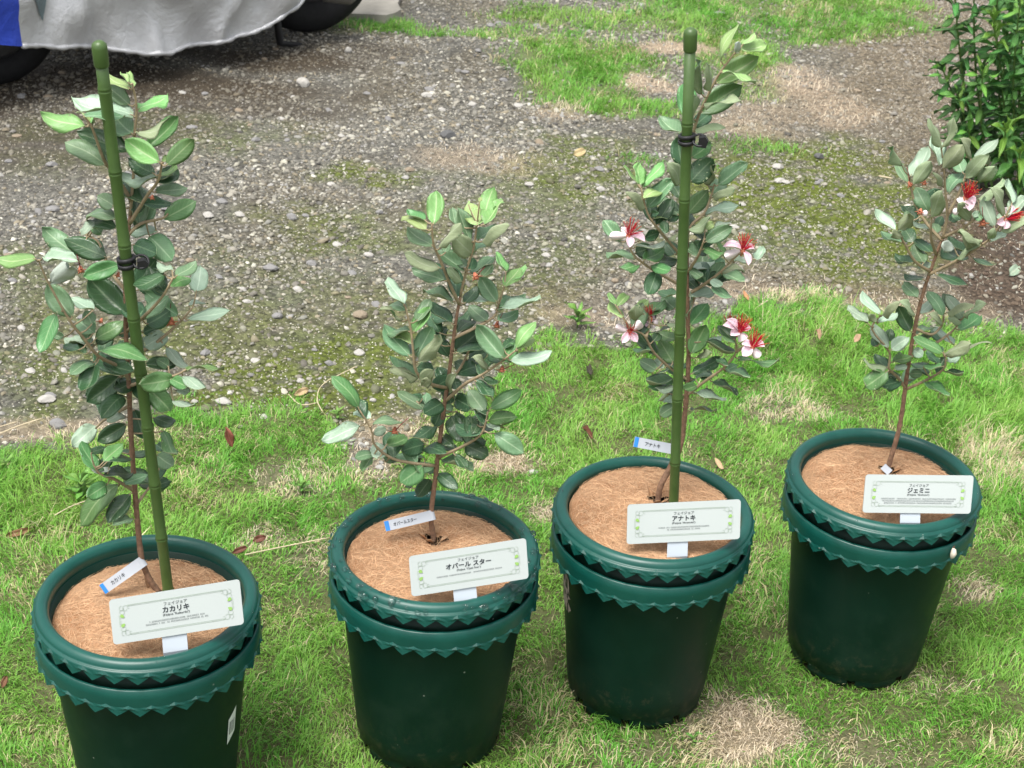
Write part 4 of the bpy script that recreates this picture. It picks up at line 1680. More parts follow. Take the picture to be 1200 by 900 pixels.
# ---- shrub without stake, behind the water-beaded pot
T2 = [(440, 210, 5., """340 262 355 78 98 l;290 240 195 178 50 m;298 295 165 225 70 L;335 390 195 285 90 g;378 520 182 440 76 p;405 595 225 530 82 g;380 400 500 265 56 p;555 360 480 175 80 g;470 270 450 175 60 g;570 440 460 335 112 p;
600 265 545 145 95 L;595 270 580 170 95 L;640 210 690 55 100 l;640 265 740 135 70 l;600 360 700 270 76 g;625 365 775 275 50 p;585 425 680 350 40 g;410 430 420 370 50 g;525 535 365 425 80 g;505 600 425 525 60 p;
520 520 500 460 60 d;555 530 575 465 60 d;555 550 690 460 46 g;630 570 680 500 56 g;710 720 620 580 96 g;525 725 590 630 70 d;515 735 690 710 38 s;455 715 290 660 46 g;445 845 320 720 72 d;165 735 75 590 76 s;
150 830 35 760 20 p;225 895 310 755 76 l;240 830 315 710 70 g;195 890 60 860 60 g;765 540 710 435 46 l;755 630 840 525 80 l;790 610 875 510 60 l;725 760 870 680 66 g;720 775 950 690 46 s;720 830 830 770 70 g;
650 830 555 745 80 g;500 890 555 760 70 D;480 900 580 830 60 d;375 900 320 810 70 D;610 130 620 105 22 L;545 150 548 128 16 L"""),
      (370, 370, 3.914, """430 185 320 50 76 g;440 125 365 80 50 L;470 215 555 95 60 p;460 190 530 60 82 g;470 285 345 190 42 g;475 280 350 245 46 p;480 300 535 250 56 p;490 320 530 280 46 p;540 250 470 240 70 D;610 190 520 60 60 D;
620 30 540 -20 50 D;535 330 625 280 66 d;610 350 640 270 42 p;640 270 760 230 76 d;640 160 750 70 110 D;650 170 770 125 42 d;700 200 775 170 50 D;780 240 810 180 42 D;790 240 720 195 42 p;860 195 745 50 86 g;850 210 915 130 76 m;
860 150 915 110 42 D;920 150 1005 35 60 l;925 155 995 105 50 L;890 205 1070 165 60 s;735 300 805 370 50 d;770 285 830 310 30 d;775 440 705 345 76 g;800 425 935 345 70 m;790 480 915 465 66 m;785 495 840 520 30 s;
820 540 945 625 86 g;740 500 720 540 50 D;680 590 785 640 76 d;700 590 775 575 42 D;640 380 710 420 70 D;650 340 640 290 50 D;600 350 620 400 60 D;580 400 500 445 70 d;575 430 545 500 60 D;550 505 455 550 50 d;
620 460 670 570 82 D;650 440 690 520 50 D;500 590 400 620 76 d;495 610 590 630 50 d;540 600 640 610 46 D;580 560 635 600 50 D;575 660 715 705 36 g;640 640 690 700 46 d;490 690 395 760 105 m;545 690 460 690 50 g;
500 650 350 640 36 g;440 790 420 770 50 D;525 750 470 825 60 d;560 725 645 790 60 d;510 720 540 690 50 D;195 420 82 285 66 m;255 470 178 445 42 s;205 505 40 570 70 s;260 500 390 490 36 g;265 540 320 520 42 s;325 590 415 560 56 m;
285 655 285 585 70 s;320 670 350 630 50 g;260 640 185 650 46 g;255 645 215 710 42 m;320 670 370 665 30 g;530 200 480 160 60 D;560 130 600 60 50 D;680 240 640 210 60 D;490 380 430 370 40 d;600 300 560 240 60 D""")]
o2, Y2 = build_plant(1, 'feijoa shrub with no stake and no open flowers',
    [(508, 628, 0), (505, 605, 0), (510, 562, .003), (515, 520, .006), (520, 480, .008), (526, 440, .01), (531, 400, .01), (535, 372, .01), (541, 340, .01), (548, 312, .008), (555, 290, .005), (559, 262, .0)],
    [[(538, 356, .01), (528, 335, -.005), (516, 305, -.02), (508, 286, -.03), (506, 262, -.035)], [(532, 396, .01), (555, 385, .025), (578, 372, .035), (584, 358, .04), (591, 336, .04)],
     [(526, 455, .01), (505, 450, -.02), (488, 436, -.04), (484, 410, -.045), (481, 384, -.045), (474, 356, -.045)], [(522, 470, .01), (545, 450, -.015), (567, 438, -.03), (590, 422, -.045), (604, 411, -.05)],
     [(514, 536, .004), (546, 521, -.02), (565, 507, -.035), (572, 482, -.04)], [(511, 546, .004), (485, 543, -.02), (459, 537, -.04), (439, 521, -.055), (435, 503, -.06), (421, 480, -.065)],
     [(524, 450, .01), (540, 430, .03), (552, 405, .045)], [(519, 490, .008), (500, 482, .03), (488, 470, .04)]], T2, .0040)
spent(o2, 558, 325, Y2 - .005, 568, 313, 1.2)
spent(o2, 582, 382, Y2 + .035, 589, 367, 1.1)
spent(o2, 588, 434, Y2 - .04, 604, 427, 1.1)
spent(o2, 462, 506, Y2 - .055, 478, 490, 1.2)

# ---- staked shrub with open flowers
T3 = [(690, 20, 3.104, """480 160 540 35 30 L;545 110 640 100 50 L;560 100 600 60 25 L;465 240 608 150 75 l;485 200 600 235 14 L;405 350 548 255 85 m;420 325 545 310 18 p;410 280 405 165 28 p;440 265 435 180 20 p;380 380 355 285 36 p;
360 365 350 245 70 m;385 400 440 350 50 D;340 420 262 365 50 g;385 408 490 403 14 p;340 545 325 440 60 d;375 510 440 460 56 m;368 600 448 520 76 d;535 130 545 92 24 w"""),
      (700, 180, 4.738, """235 175 235 55 66 l;250 180 360 50 60 l;225 170 155 70 20 l;255 250 355 205 60 L;275 300 420 150 90 g;265 300 165 225 26 p;460 170 385 60 76 p;460 250 420 170 60 d;450 340 360 240 80 g;505 330 610 210 92 m;
600 170 640 70 42 p;620 190 600 120 36 d;670 175 825 60 80 g;640 240 755 200 50 p;595 340 785 285 50 s;505 420 620 360 56 p;600 420 640 390 42 L;530 395 590 480 42 d;600 490 740 410 82 g;600 470 700 450 46 m;650 430 745 380 30 s;
590 530 690 560 46 m;710 580 645 440 20 l;520 510 580 500 50 g;620 640 700 590 92 D;500 660 640 600 46 s;510 640 580 680 46 g;700 670 810 700 50 g;690 655 805 655 30 p;630 700 690 730 42 s;510 785 640 770 56 s;640 730 740 790 42 g;
500 700 560 750 50 D;130 490 40 375 76 g;210 580 60 550 42 g;230 620 130 625 42 m;330 655 285 775 86 d;260 590 365 530 76 m;210 550 300 520 80 D;300 620 400 640 56 m;330 600 440 590 70 D;260 470 340 440 60 d;215 515 365 485 30 s;
310 360 405 345 26 L;300 330 340 330 50 d;370 370 380 440 46 d;400 380 430 300 70 D;440 780 345 765 46 g;430 860 365 800 76 g;270 900 370 820 50 m;390 470 450 450 30 p;430 560 380 500 80 D;560 560 620 520 60 D;240 300 230 260 40 m;880 590 920 520 50 s;760 600 850 590 40 s"""),
      (700, 330, 4.738, """100 130 65 65 36 l;110 135 165 80 50 l;140 200 75 115 50 L;225 150 280 105 56 L;215 215 210 138 105 p;260 205 370 110 56 m;430 150 360 80 70 g;515 240 605 125 86 m;500 200 525 80 30 g;520 400 600 250 100 m;
525 350 680 300 30 s;435 320 345 285 60 m;420 450 350 330 90 m;430 520 400 440 60 D;325 490 240 440 70 g;370 480 315 440 46 s;300 380 205 375 26 g;310 330 340 290 50 d;270 290 390 230 20 d;385 245 440 250 20 p;330 510 405 460 18 g;
420 540 280 545 46 g;425 555 290 585 50 m;430 580 335 590 46 s;430 620 390 600 50 D;390 620 340 660 42 p;430 650 370 670 42 s;430 690 355 740 66 g;530 510 675 420 60 d;545 540 660 520 36 g;550 580 475 590 46 m;540 540 470 550 42 g;
530 620 705 650 36 s;635 555 770 625 28 d;515 715 655 712 10 d;780 425 995 432 18 m;600 330 755 385 26 d;720 490 775 465 50 g;710 495 840 520 20 g;560 420 630 395 42 p;690 300 760 340 20 m;660 430 720 460 30 d""")]
o3, Y3 = build_plant(2, 'feijoa shrub with red and white flowers, tied to an upright stake',
    [(771, 586, 0), (774, 570, .0), (784, 550, .006), (797, 524, .014), (802, 490, .018), (805, 455, .02), (807, 415, .02), (806, 370, .02), (805, 320, .02), (805, 270, .02), (806, 220, .018), (810, 170, .014), (817, 140, .01), (828, 115, .005), (842, 88, .0), (864, 58, -.005)],
    [[(805, 305, .02), (795, 296, .01), (772, 269, -.01), (759, 250, -.02), (751, 220, -.025)], [(805, 342, .02), (793, 332, .015), (763, 315, -.01), (742, 298, -.025), (736, 280, -.03)],
     [(805, 275, .02), (812, 262, .025), (825, 250, .03), (833, 231, .035), (837, 216, .035)], [(805, 320, .02), (818, 300, -.005), (825, 281, -.015)],
     [(806, 345, .02), (827, 332, .01), (844, 319, .0), (858, 305, -.005), (868, 296, -.01)], [(806, 445, .02), (791, 436, .01), (767, 414, -.015), (755, 393, -.025), (741, 387, -.03)],
     [(805, 463, .02), (827, 446, .01), (848, 431, .0), (862, 414, -.01), (862, 398, -.012)], [(757, 395, -.025), (760, 385, -.01), (762, 372, -.005)], [(863, 412, -.01), (874, 405, -.015), (882, 400, -.02)],
     [(806, 370, .02), (815, 345, .04), (822, 318, .05)]], T3, .0046)
UPW = (0.05, -.25, 1)
flower(o3, 738, 272, Y3 - .03, (0.1, -.3, 1), [(714, 277, 11, -.004), (738, 290, 10, -.012), (756, 283, 10, -.004), (728, 266, 10, .012)], 1.0)
flower(o3, 872, 289, Y3 - .01, (.15, -.2, 1), [(847, 289, 10, .0), (849, 301, 11, -.01), (877, 311, 9, -.012), (884, 292, 9, .01)], 1.0)
flower(o3, 738, 388, Y3 - .035, (-.05, -.85, .6), [(721, 384, 11, -.002), (729, 402, 10, -.008), (747, 401, 10, -.008), (752, 378, 11, .0)], .85, 36, .75)
flower(o3, 762, 369, Y3 - .0, (-.2, .1, 1), [(767, 385, 10, -.004), (757, 383, 9, -.006), (769, 376, 9, .004)], .8, 30, .6)
flower(o3, 868, 385, Y3 - .02, (.25, -.3, 1), [(847, 381, 12, .0), (856, 393, 12, -.010), (872, 399, 13, -.010), (880, 384, 10, .006), (851, 374, 9, .004)], 1.05, 56)
flower(o3, 884, 403, Y3 - .03, (.3, -.3, 1), [(870, 417, 13, -.008), (890, 419, 11, -.010), (869, 403, 10, .0), (896, 405, 10, .008)], 1.05, 50)
flower(o3, 855, 380, Y3 + .01, (-.15, -.1, 1), [(843, 390, 10, -.004), (862, 388, 10, .0)], .9, 34, .7)

# ---- shrub without stake, with open flowers
T4 = [(1010, 130, 5., """465 215 400 55 42 p;475 210 545 40 50 p;460 315 405 160 66 s;475 335 585 205 100 p;590 360 560 275 76 g;505 480 590 360 80 g;635 275 575 170 50 p;660 285 790 170 56 s;610 390 735 265 86 p;740 320 745 270 30 p;
685 415 775 330 80 P;285 380 385 220 76 s;305 430 400 305 80 p;265 420 210 310 60 g;235 320 180 215 18 p;390 590 320 455 90 g;410 620 470 480 86 p;470 440 420 365 20 p;640 635 570 550 76 p;195 700 85 580 60 s;210 700 265 610 66 p;
230 770 120 710 46 g;240 740 185 720 50 p;390 695 265 645 30 s;300 770 250 690 80 D;410 830 320 755 60 d;300 890 200 840 46 D;360 890 310 780 80 g;330 650 230 560 50 D;300 640 255 590 42 g;440 680 470 620 50 D;440 720 420 660 60 g;
700 770 570 715 30 p;610 830 515 740 56 d;660 810 600 740 70 p;540 800 470 790 66 w;690 600 650 610 36 s;775 680 720 510 76 s;830 610 750 460 60 p;880 540 860 405 48 s;680 520 820 405 22 p;860 610 960 520 76 s;815 705 970 640 70 p;
750 760 835 715 46 s;740 750 780 690 50 p;560 870 690 770 20 p;650 860 780 890 20 d;520 650 560 590 50 D;700 640 660 590 50 g;580 640 540 600 50 g;800 640 830 590 40 s"""),
      (980, 300, 5., """560 60 480 50 42 s;450 40 355 0 50 D;510 135 405 105 42 d;475 245 400 160 70 g;590 110 760 165 42 d;490 340 560 250 66 s;625 350 540 215 70 g;255 340 160 210 56 s;185 395 75 300 56 s;270 345 365 280 42 p;245 390 350 335 56 s;
240 380 190 350 42 p;435 440 365 300 86 d;455 350 370 275 46 p;305 535 220 395 70 s;320 550 420 480 76 s;300 500 320 430 60 D;230 530 215 480 42 D;740 370 650 240 70 s;650 330 800 295 28 p;750 355 875 285 42 p;715 430 838 355 76 m;
730 390 660 370 42 p;620 400 545 345 46 p;620 490 560 425 66 D;690 520 580 425 42 s;640 580 780 520 70 P;720 560 900 515 14 p;650 610 720 590 46 s;625 570 465 480 60 m;470 460 570 420 36 g;470 520 550 450 50 g;450 545 505 585 56 s;
600 640 535 560 46 d;440 630 560 630 26 d;510 650 610 650 30 m;540 700 480 640 46 D;430 690 500 690 50 g;330 620 435 590 66 m;300 650 230 580 56 D;300 655 165 610 36 p;340 660 410 645 42 s;295 680 180 760 100 m;375 735 265 745 70 d;
445 725 365 705 30 s;290 700 370 690 50 D;505 740 655 805 42 m;640 680 740 680 14 d;630 560 600 540 50 D""")]
o4, Y4 = build_plant(3, 'feijoa shrub with red flowers and no stake',
    [(1040, 550, 0), (1046, 530, .0), (1053, 505, .003), (1058, 477, .005), (1062, 445, .008), (1068, 406, .01), (1076, 366, .01), (1084, 336, .01), (1091, 316, .01), (1098, 296, .01), (1106, 274, .01), (1110, 250, .008), (1108, 226, .005), (1106, 198, .0), (1102, 166, -.005)],
    [[(1097, 298, .01), (1091, 278, -.015), (1092, 256, -.025)], [(1104, 282, .01), (1086, 262, .02), (1073, 240, .03), (1068, 222, .035), (1064, 205, .035)], [(1090, 318, .01), (1072, 306, -.015), (1058, 282, -.03), (1051, 272, -.035)],
     [(1110, 252, .01), (1122, 230, .02), (1130, 210, .03), (1138, 186, .03)], [(1106, 278, .01), (1126, 268, -.01), (1140, 259, -.02), (1150, 252, -.025)],
     [(1088, 322, .01), (1120, 306, -.01), (1146, 290, -.025), (1162, 278, -.035), (1176, 258, -.045), (1184, 242, -.045)], [(1061, 455, .008), (1052, 442, -.01), (1042, 432, -.03), (1042, 412, -.035), (1022, 386, -.045), (1032, 370, -.045)],
     [(1062, 456, .008), (1088, 444, -.01), (1106, 432, -.025), (1108, 418, -.03)], [(1068, 418, .01), (1100, 400, .03), (1118, 386, .04), (1126, 374, .04)], [(1073, 385, .01), (1092, 392, .02), (1104, 380, .03), (1106, 366, .03)]], T4, .0040)
flower(o4, 1134, 228, Y4 - .02, (.12, -.35, 1), [(1124, 238, 11, -.006), (1136, 247, 12, -.010), (1143, 238, 10, -.002), (1130, 244, 10, -.012)], 1.1, 60, .75)
flower(o4, 1184, 255, Y4 - .045, (.9, -.35, .45), [(1168, 262, 11, -.004), (1178, 243, 11, .004), (1176, 268, 11, -.01), (1186, 240, 9, .004)], 1.1, 50, .7)
spent(o4, 1067, 217, Y4 + .03, 1063, 196, 1.0)
spent(o4, 1083, 215, Y4 + .02, None, None, .9)
spent(o4, 1078, 249, Y4 - .01, None, None, 1.1)
spent(o4, 1152, 262, Y4 - .03, 1151, 242, 1.4)
spent(o4, 1116, 326, Y4 + .0, None, None, .6)


def bud(plant, px, py, Y, s):
    c = PY(px, py, Y)
    V, F = tube([c + Vector((0, 0, z * s)) for z in (-.006, -.004, 0, .004, .006)], [.001 * s, .004 * s, .0052 * s, .004 * s, .001 * s], 9)
    part('flower_bud', V, F, M['petal_out'], plant, c)


bud(o4, 1120, 248, Y4 - .02, .9)
bud(o4, 1105, 246, Y4 - .0, .7)
bud(o4, 1084, 250, Y4 - .01, .8)
bud(o3, 768, 378, Y3 - .0, .8)


# ------------------------------------------------------------------ name tags looped on the stems
M['tag'] = plain('tag_white_plastic', (.45, .48, .52), .35, .5, .02, 12)


def stem_tag(i, a, b, w, Y, label, word, blue=True, bow=0.0):
    """strip from the stem (a) to its free end (b)"""
    A, B = PY(*a, Y), PY(*b, Y - .012)
    d = (B - A)
    L = d.length
    ex = d.normalized()
    c = (CAM - A).normalized()
    en = (c - ex * c.dot(ex)).normalized()
    ey = en.cross(ex)
    if ey.z < 0: ey = -ey
    W = w * depth(A) / FPX / 2
    o = thing('name_tag', A, label, 'tag', 'white tags looped on the stems')
    n = 12
    def pt(s, v, off): return A + ex * (L * s) + ey * (v * W) + en * (off + bow * math.sin(math.pi * s) - .0)
    V = [pt(k / n, v, off) for off in (.0003, -.0003) for v in (-1, 1) for k in range(n + 1)]
    m_ = n + 1
    F = []
    for k in range(n):
        F += [(k, k + 1, m_ + k + 1, m_ + k), (2 * m_ + k, 3 * m_ + k, 3 * m_ + k + 1, 2 * m_ + k + 1), (k, 2 * m_ + k, 2 * m_ + k + 1, k + 1), (m_ + k, m_ + k + 1, 3 * m_ + k + 1, 3 * m_ + k)]
    F += [(n, 2 * m_ + n, 3 * m_ + n, m_ + n), (0, m_, 3 * m_, 2 * m_)]
    st = part('strip', V, F, M['tag'], o, smooth=False)
    # band round the stem
    R = .0056
    V, F = [], []
    for k in range(19):
        t = 2 * math.pi * k / 18
        e = ex * math.cos(t) - en * math.sin(t)
        q = A - en * (R * .9) + e * R
        V += [q - ey * W, q + ey * W]
    F = [(2 * k, 2 * k + 2, 2 * k + 3, 2 * k + 1) for k in range(18)]
    part('band', V, F, M['tag'], o)
    if blue:
        V = [pt(s, v, .0007) for s in (.90, .995) for v in (-.97, .97)]
        part('blue_end', V, [(0, 1, 3, 2)], M['ink_blue'], st, smooth=False)
        fx = -1 if ex.x < 0 else 1
        V2, F = text_mesh(word, L * (.36 if len(word) < 6 else .5), W * .8, .015)
        ctr = .56
        V = []
        for v in V2:
            s = ctr + fx * v[0] / L
            V.append(pt(s, v[1] / W, .0008))
        part('lettering', V, F, M['ink'], st, smooth=False)
    return o


stem_tag(0, (164, 660), (120, 691), 13, Y1 - .007, 'white blue-ended tag on the stem of the flowerless staked shrub', 'カカリキ', True, .004)
stem_tag(1, (505, 604), (451, 617), 12, Y2 - .006, 'white blue-ended tag on the stem above the water-beaded pot', 'オパールスター', True, .002)
stem_tag(2, (792, 527), (743, 517.5), 12, Y3 + .002, 'white blue-ended tag behind the upright green stake', 'アナトキ', True, .0)
stem_tag(3, (1041, 548), (1036, 553), 11, Y4 - .006, 'small plain white tag round the foot of the unstaked flowering shrub', '', False)

# ------------------------------------------------------------------ covered scooter
WL, WR = G(-2, 93), G(366, 35)
WL.z = h1(WL.x, WL.y)
WR.z = h1(WR.x, WR.y)
AX = (WR - WL)
AX.z = 0
WB = AX.length
AX.normalize()
NR = Vector((AX.y, -AX.x, 0))                      # towards the camera
if NR.y > 0: NR = -NR
UPZ = Vector((0, 0, 1))
M['tyre'] = plain('tyre_black_rubber', (.012, .012, .013), .75, .3, .3, 60, .3)
M['chassis'] = plain('scooter_dark_metal', (.014, .014, .015), .55, .4, .3, 40)
M['wheel_metal'] = plain('wheel_rim_metal', (.10, .10, .105), .4, .5, .2, 60, 0, .6)
M['muffler'] = plain('muffler_grey', (.16, .155, .145), .5, .5, .2, 40, 0, .4)
sc_o = thing('scooter', (WL + WR) / 2, 'scooter with black wheels showing under its silver cover', 'scooter')


def wheel(c, R, r):
    ctr = c + UPZ * R
    V, F = [], []
    n, m = 40, 12
    for k in range(n):
        t = 2 * math.pi * k / n
        e = AX * math.cos(t) + UPZ * math.sin(t)
        for j in range(m):
            q = 2 * math.pi * j / m
            V.append(ctr + e * (R - r + r * math.cos(q)) + NR * (r * .95 * math.sin(q)))
    for k in range(n):
        for j in range(m):
            F.append((k * m + j, k * m + (j + 1) % m, ((k + 1) % n) * m + (j + 1) % m, ((k + 1) % n) * m + j))
    w = part('wheel', V, F, M['tyre'], sc_o, ctr)
    V, F = tube([ctr - NR * .03, ctr - NR * .025, ctr + NR * .025, ctr + NR * .03], [R - 2 * r + .002, R - 2 * r + .012, R - 2 * r + .012, R - 2 * r + .002], 32)
    part('rim', V, F, M['wheel_metal'], w)
    V, F = tube([ctr - NR * .055, ctr + NR * .055], [.028, .028], 16)
    part('hub', V, F, M['chassis'], w)


wheel(WL, .195, .047)
wheel(WR, .225, .055)
V, F = tube([WL + UPZ * .25 + AX * .05, WL + AX * WB * .3 + UPZ * .24, WL + AX * WB * .7 + UPZ * .27, WR + UPZ * .30], [.05, .10, .12, .08], 12)
part('underbody', V, F, M['chassis'], sc_o)
V, F = tube([WL + UPZ * .21, WL + UPZ * .55 + AX * .12, WL + UPZ * .95 + AX * .22], [.03, .05, .03], 10)
part('steering_column', V, F, M['chassis'], sc_o)
V, F = tube([WL + UPZ * .93 + AX * .22 - NR * .30, WL + UPZ * .98 + AX * .2, WL + UPZ * .93 + AX * .22 + NR * .30], [.014, .016, .014], 8)
part('handlebar', V, F, M['chassis'], sc_o)
V, F = tube([WL + AX * (WB * .5) + UPZ * .66, WL + AX * (WB * .75) + UPZ * .72, WR + AX * .15 + UPZ * .72], [.10, .12, .07], 12)
part('seat', V, F, M['chassis'], sc_o)
V, F = tube([WL + AX * (WB * .6) + UPZ * .3, WL + AX * (WB * .55) + UPZ * .6], [.10, .12], 10)
part('frame', V, F, M['chassis'], sc_o)
for sgn in (-1, 1):
    f0 = WL + AX * (WB * .80) + NR * (.11 * sgn)
    V, F = tube([f0 + UPZ * .26, f0 + UPZ * .03 + AX * .03, f0 + UPZ * .012 + AX * .10], [.012, .012, .010], 8)
    part('stand_leg', V, F, M['chassis'], sc_o)
mu = PP(408, -8, WR + NR * .14, NR)
V, F = tube([mu - AX * .10 + UPZ * .02, mu - AX * .08 + UPZ * .02, mu + AX * .005 + UPZ * .0, mu + AX * .022], [.02, .036, .036, .024], 16)
part('muffler', V, F, M['muffler'], sc_o)
V, F = tube([mu - AX * .10 + UPZ * .02, WL + AX * (WB * .72) + UPZ * .22 + NR * .05], [.016, .016], 8)
part('exhaust_pipe', V, F, M['chassis'], sc_o)


def cover_material(name, col, sil=True):
    m, nt, p = mat(name)
    co = objco(nt)
    n1 = noise(nt, 5, 6, .62, co, 1.2)
    n2 = noise(nt, 24, 5, .6, co, 1.0)
    r = ramp(nt, n1.outputs['Fac'], [(.3, [c * .88 for c in col]), (.7, [c * 1.1 for c in col])])
    c = r.outputs[0]
    d = ramp(nt, noise(nt, 9, 6, .7, co).outputs['Fac'], [(.5, 0.0), (.75, .25)])
    c = mixc(nt, d.outputs[0], c, [q * .62 for q in col])
    nt.links.new(c, p.inputs['Base Color'])
    p.inputs['Roughness'].default_value = .40 if sil else .5
    p.inputs['Metallic'].default_value = .25 if sil else 0
    h = mth(nt, 'ADD', mth(nt, 'MULTIPLY', n1.outputs['Fac'], 1.6), mth(nt, 'MULTIPLY', n2.outputs['Fac'], .5))
    bump(nt, h, .35, .02, p)
    return m


M['cover'] = cover_material('cover_silver_fabric', (.47, .475, .485))
M['cover_blue'] = cover_material('cover_blue_fabric', (.020, .055, .42), False)
M['cover_teal'] = cover_material('cover_grey_teal_fabric', (.15, .20, .22))
HW = .23
HEM = [(-420, 62), (-200, 55), (-60, 52), (0, 51.5), (20, 52.5), (50, 54), (100, 58), (140, 63), (185, 65.5), (220, 62), (260, 54), (300, 42), (320, 33), (345, 15), (366, -4), (385, -26), (400, -60)]
hemS, hemZ = [], []
for q in HEM:
    p = PP(*q, WL + NR * HW, NR)
    hemS.append((p - WL).dot(AX))
    hemZ.append(p.z)
hemS = np.array(hemS)
hemZ = np.array(hemZ)
sb = (PP(20, 30, WL + NR * HW, NR) - WL).dot(AX)
S0, S1 = -.42, float(hemS[-1])
tri = [PP(34, -12, WL + NR * HW, NR), PP(62, -12, WL + NR * HW, NR), PP(53, 27, WL + NR * HW, NR)]
tri = [((p - WL).dot(AX), p.z) for p in tri]


def top_z(s):
    return np.interp(s, [-.42, -.25, .1, .3, .5, .8, 1.15, S1 + .05], [.72, .98, 1.16, 1.10, .90, .88, .86, .74])


def cover_part(name, s_lo, s_hi, mats, parent):
    ns_, nv_ = max(8, int((s_hi - s_lo) / .012)), 110
    ss = np.linspace(s_lo, s_hi, ns_ + 1)
    V, F, mi = [], [], []
    for s in ss:
        zh = float(np.interp(s, hemS, hemZ))
        zt = float(top_z(s))
        endf = min(1, max(0, (s - S0) / .18)) ** .5 * min(1, max(0, (S1 + .03 - s) / .16)) ** .5
        for j in range(nv_ + 1):
            v = j / nv_                                 # near hem .. ridge .. far hem
            a = abs(v - .5) * 2                         # 1 at the hems, 0 on the ridge
            z = zh + (zt - zh) * (1 - a ** 2.3)
            off = (HW * (.35 + .65 * endf)) * (1 if v < .5 else -1) * min(1, a * 1.35) ** .75
            # draped folds: long diagonals, pinches and a gathered hem
            w1 = float(fbm(np.array([s * 1.6 + z * 1.3]), np.array([z * .8 - s * .5]), 3.1, 201, 3)[0]) - .5
            w2 = abs(float(vnoise(np.array([s * 9 - z * 7]), np.array([z * 3 + s * 2]), 203)[0]) - .5)
            w3 = float(vnoise(np.array([s * 30]), np.array([z * 9]), 205)[0]) - .5
            d = .13 * w1 - .075 * w2 + .012 * w3 * (.4 + .6 * a ** 6)
            off += d * (1 if v < .5 else -1)
            V.append(WL + AX * (s + .02 * w1) * 1 + NR * off + UPZ * (z + (.010 * w3 if a > .97 else 0) - WL.z))
    m_ = nv_ + 1
    for i in range(ns_):
        for j in range(nv_):
            F.append((i * m_ + j, i * m_ + j + 1, (i + 1) * m_ + j + 1, (i + 1) * m_ + j))
    o = part(name, V, F, mats, parent)
    return o, V, m_, ns_


cv = thing('scooter_cover', WL + AX * (WB / 2) + UPZ * .2, 'crumpled silver cover with a blue end draped over the scooter', 'cover')
pn_, cV, cm, cn = cover_part('silver_panel', sb, S1, M['cover'], cv)
# seam band along the near and far hem
for nm, j in (('hem', 0), ('hem', cm - 1)):
    V, F = tube([cV[i * cm + j] for i in range(cn + 1)], [.007 + .0015 * math.sin(i * 1.9) for i in range(cn + 1)], 7)
    part(nm, V, F, M['cover'], pn_)
# printed grey-teal wedge on the near side
half = cm // 2


def on_cover(s_, z_):
    """point of the near side of the cover at length s_ and height z_"""
    x = min(max((s_ - sb) / (S1 - sb) * cn, 0), cn - 1e-6)
    i0 = int(x)
    q = []
    for i in (i0, i0 + 1):
        colp = cV[i * cm: i * cm + half]
        zz = [p.z for p in colp]
        k = 0
        while k < len(zz) - 2 and zz[k + 1] < z_: k += 1
        t = (z_ - zz[k]) / max(zz[k + 1] - zz[k], 1e-6)
        q.append(colp[k].lerp(colp[k + 1], min(max(t, 0), 1)))
    return q[0].lerp(q[1], x - i0)


wV, wF = [], []
NW = 14
for a in range(NW + 1):
    f = a / NW
    for b in range(NW + 1):
        g = b / NW
        s_ = tri[2][0] + f * 1.6 * ((tri[0][0] * (1 - g) + tri[1][0] * g) - tri[2][0])
        z_ = tri[2][1] + f * 1.6 * (tri[0][1] - tri[2][1])
        wV.append(on_cover(s_, z_) + NR * .004)
for a in range(NW):
    for b in range(NW):
        q = a * (NW + 1) + b
        wF.append((q, q + 1, q + NW + 2, q + NW + 1))
if wF: part('wedge_print', wV, wF, M['cover_teal'], pn_)
cover_part('blue_panel', S0, sb, M['cover_blue'], cv)

# ------------------------------------------------------------------ concrete slab beyond the scooter
M['concrete'] = plain('concrete_pale', (.27, .255, .22), .9, .2, .25, 14, .5)
slab = [G(388, 17), G(412, 20), G(436, 21), G(452, 22), G(463, 19), G(470, 15), G(466, 8), G(470, -2), G(458, -12), G(462, -30), G(300, -30), G(360, -5)]
V = [Vector((p.x, p.y, .012)) for p in slab] + [Vector((p.x, p.y, -.05)) for p in slab]
n = len(slab)
tag(part('concrete_slab', V, [tuple(range(n))[::-1], tuple(range(n, 2 * n))] + [(k, (k + 1) % n, n + (k + 1) % n, n + k) for k in range(n)], M['concrete'], smooth=False), 'pale broken concrete slab in the ground beyond the scooter', None, None, 'structure')

# ------------------------------------------------------------------ leafy shrub at the edge of the litter
M['herb_top'] = leafmat('herb_leaf_green', (.075, .215, .045), (.14, .29, .085), .45, .4, .2, lateral=.15)
M['herb_tip'] = leafmat('herb_leaf_fresh', (.15, .34, .055), (.24, .42, .10), .45, .4, .25, lateral=.1)
M['herb_under'] = leafmat('herb_leaf_under', (.075, .17, .06), (.14, .24, .10), .6, .3, .2)
M['herb_stem'] = plain('herb_stem_green', (.11, .19, .05), .6, .3, .2, 60)
sh = thing('leafy_bush', G(1215, 235), 'bright green leafy bush beside the dark leaf litter', 'bush')
STEMS = [((1150, 212), (1116, -40)), ((1160, 215), (1142, -60)), ((1165, 228), (1152, 76)), ((1152, 212), (1122, 108)), ((1142, 202), (1103, 78)), ((1158, 222), (1134, 152)), ((1182, 222), (1170, -60)), ((1196, 232), (1198, -20)),
         ((1188, 238), (1178, 150)), ((1205, 246), (1196, 178)), ((1176, 226), (1163, 20)), ((1215, 240), (1215, 60))]
rr = random.Random(77)
for k in range(16):
    STEMS.append(((1225 + rr.uniform(0, 170), 245 + rr.uniform(-50, 10)), (1225 + rr.uniform(-10, 190), rr.uniform(-150, 110))))
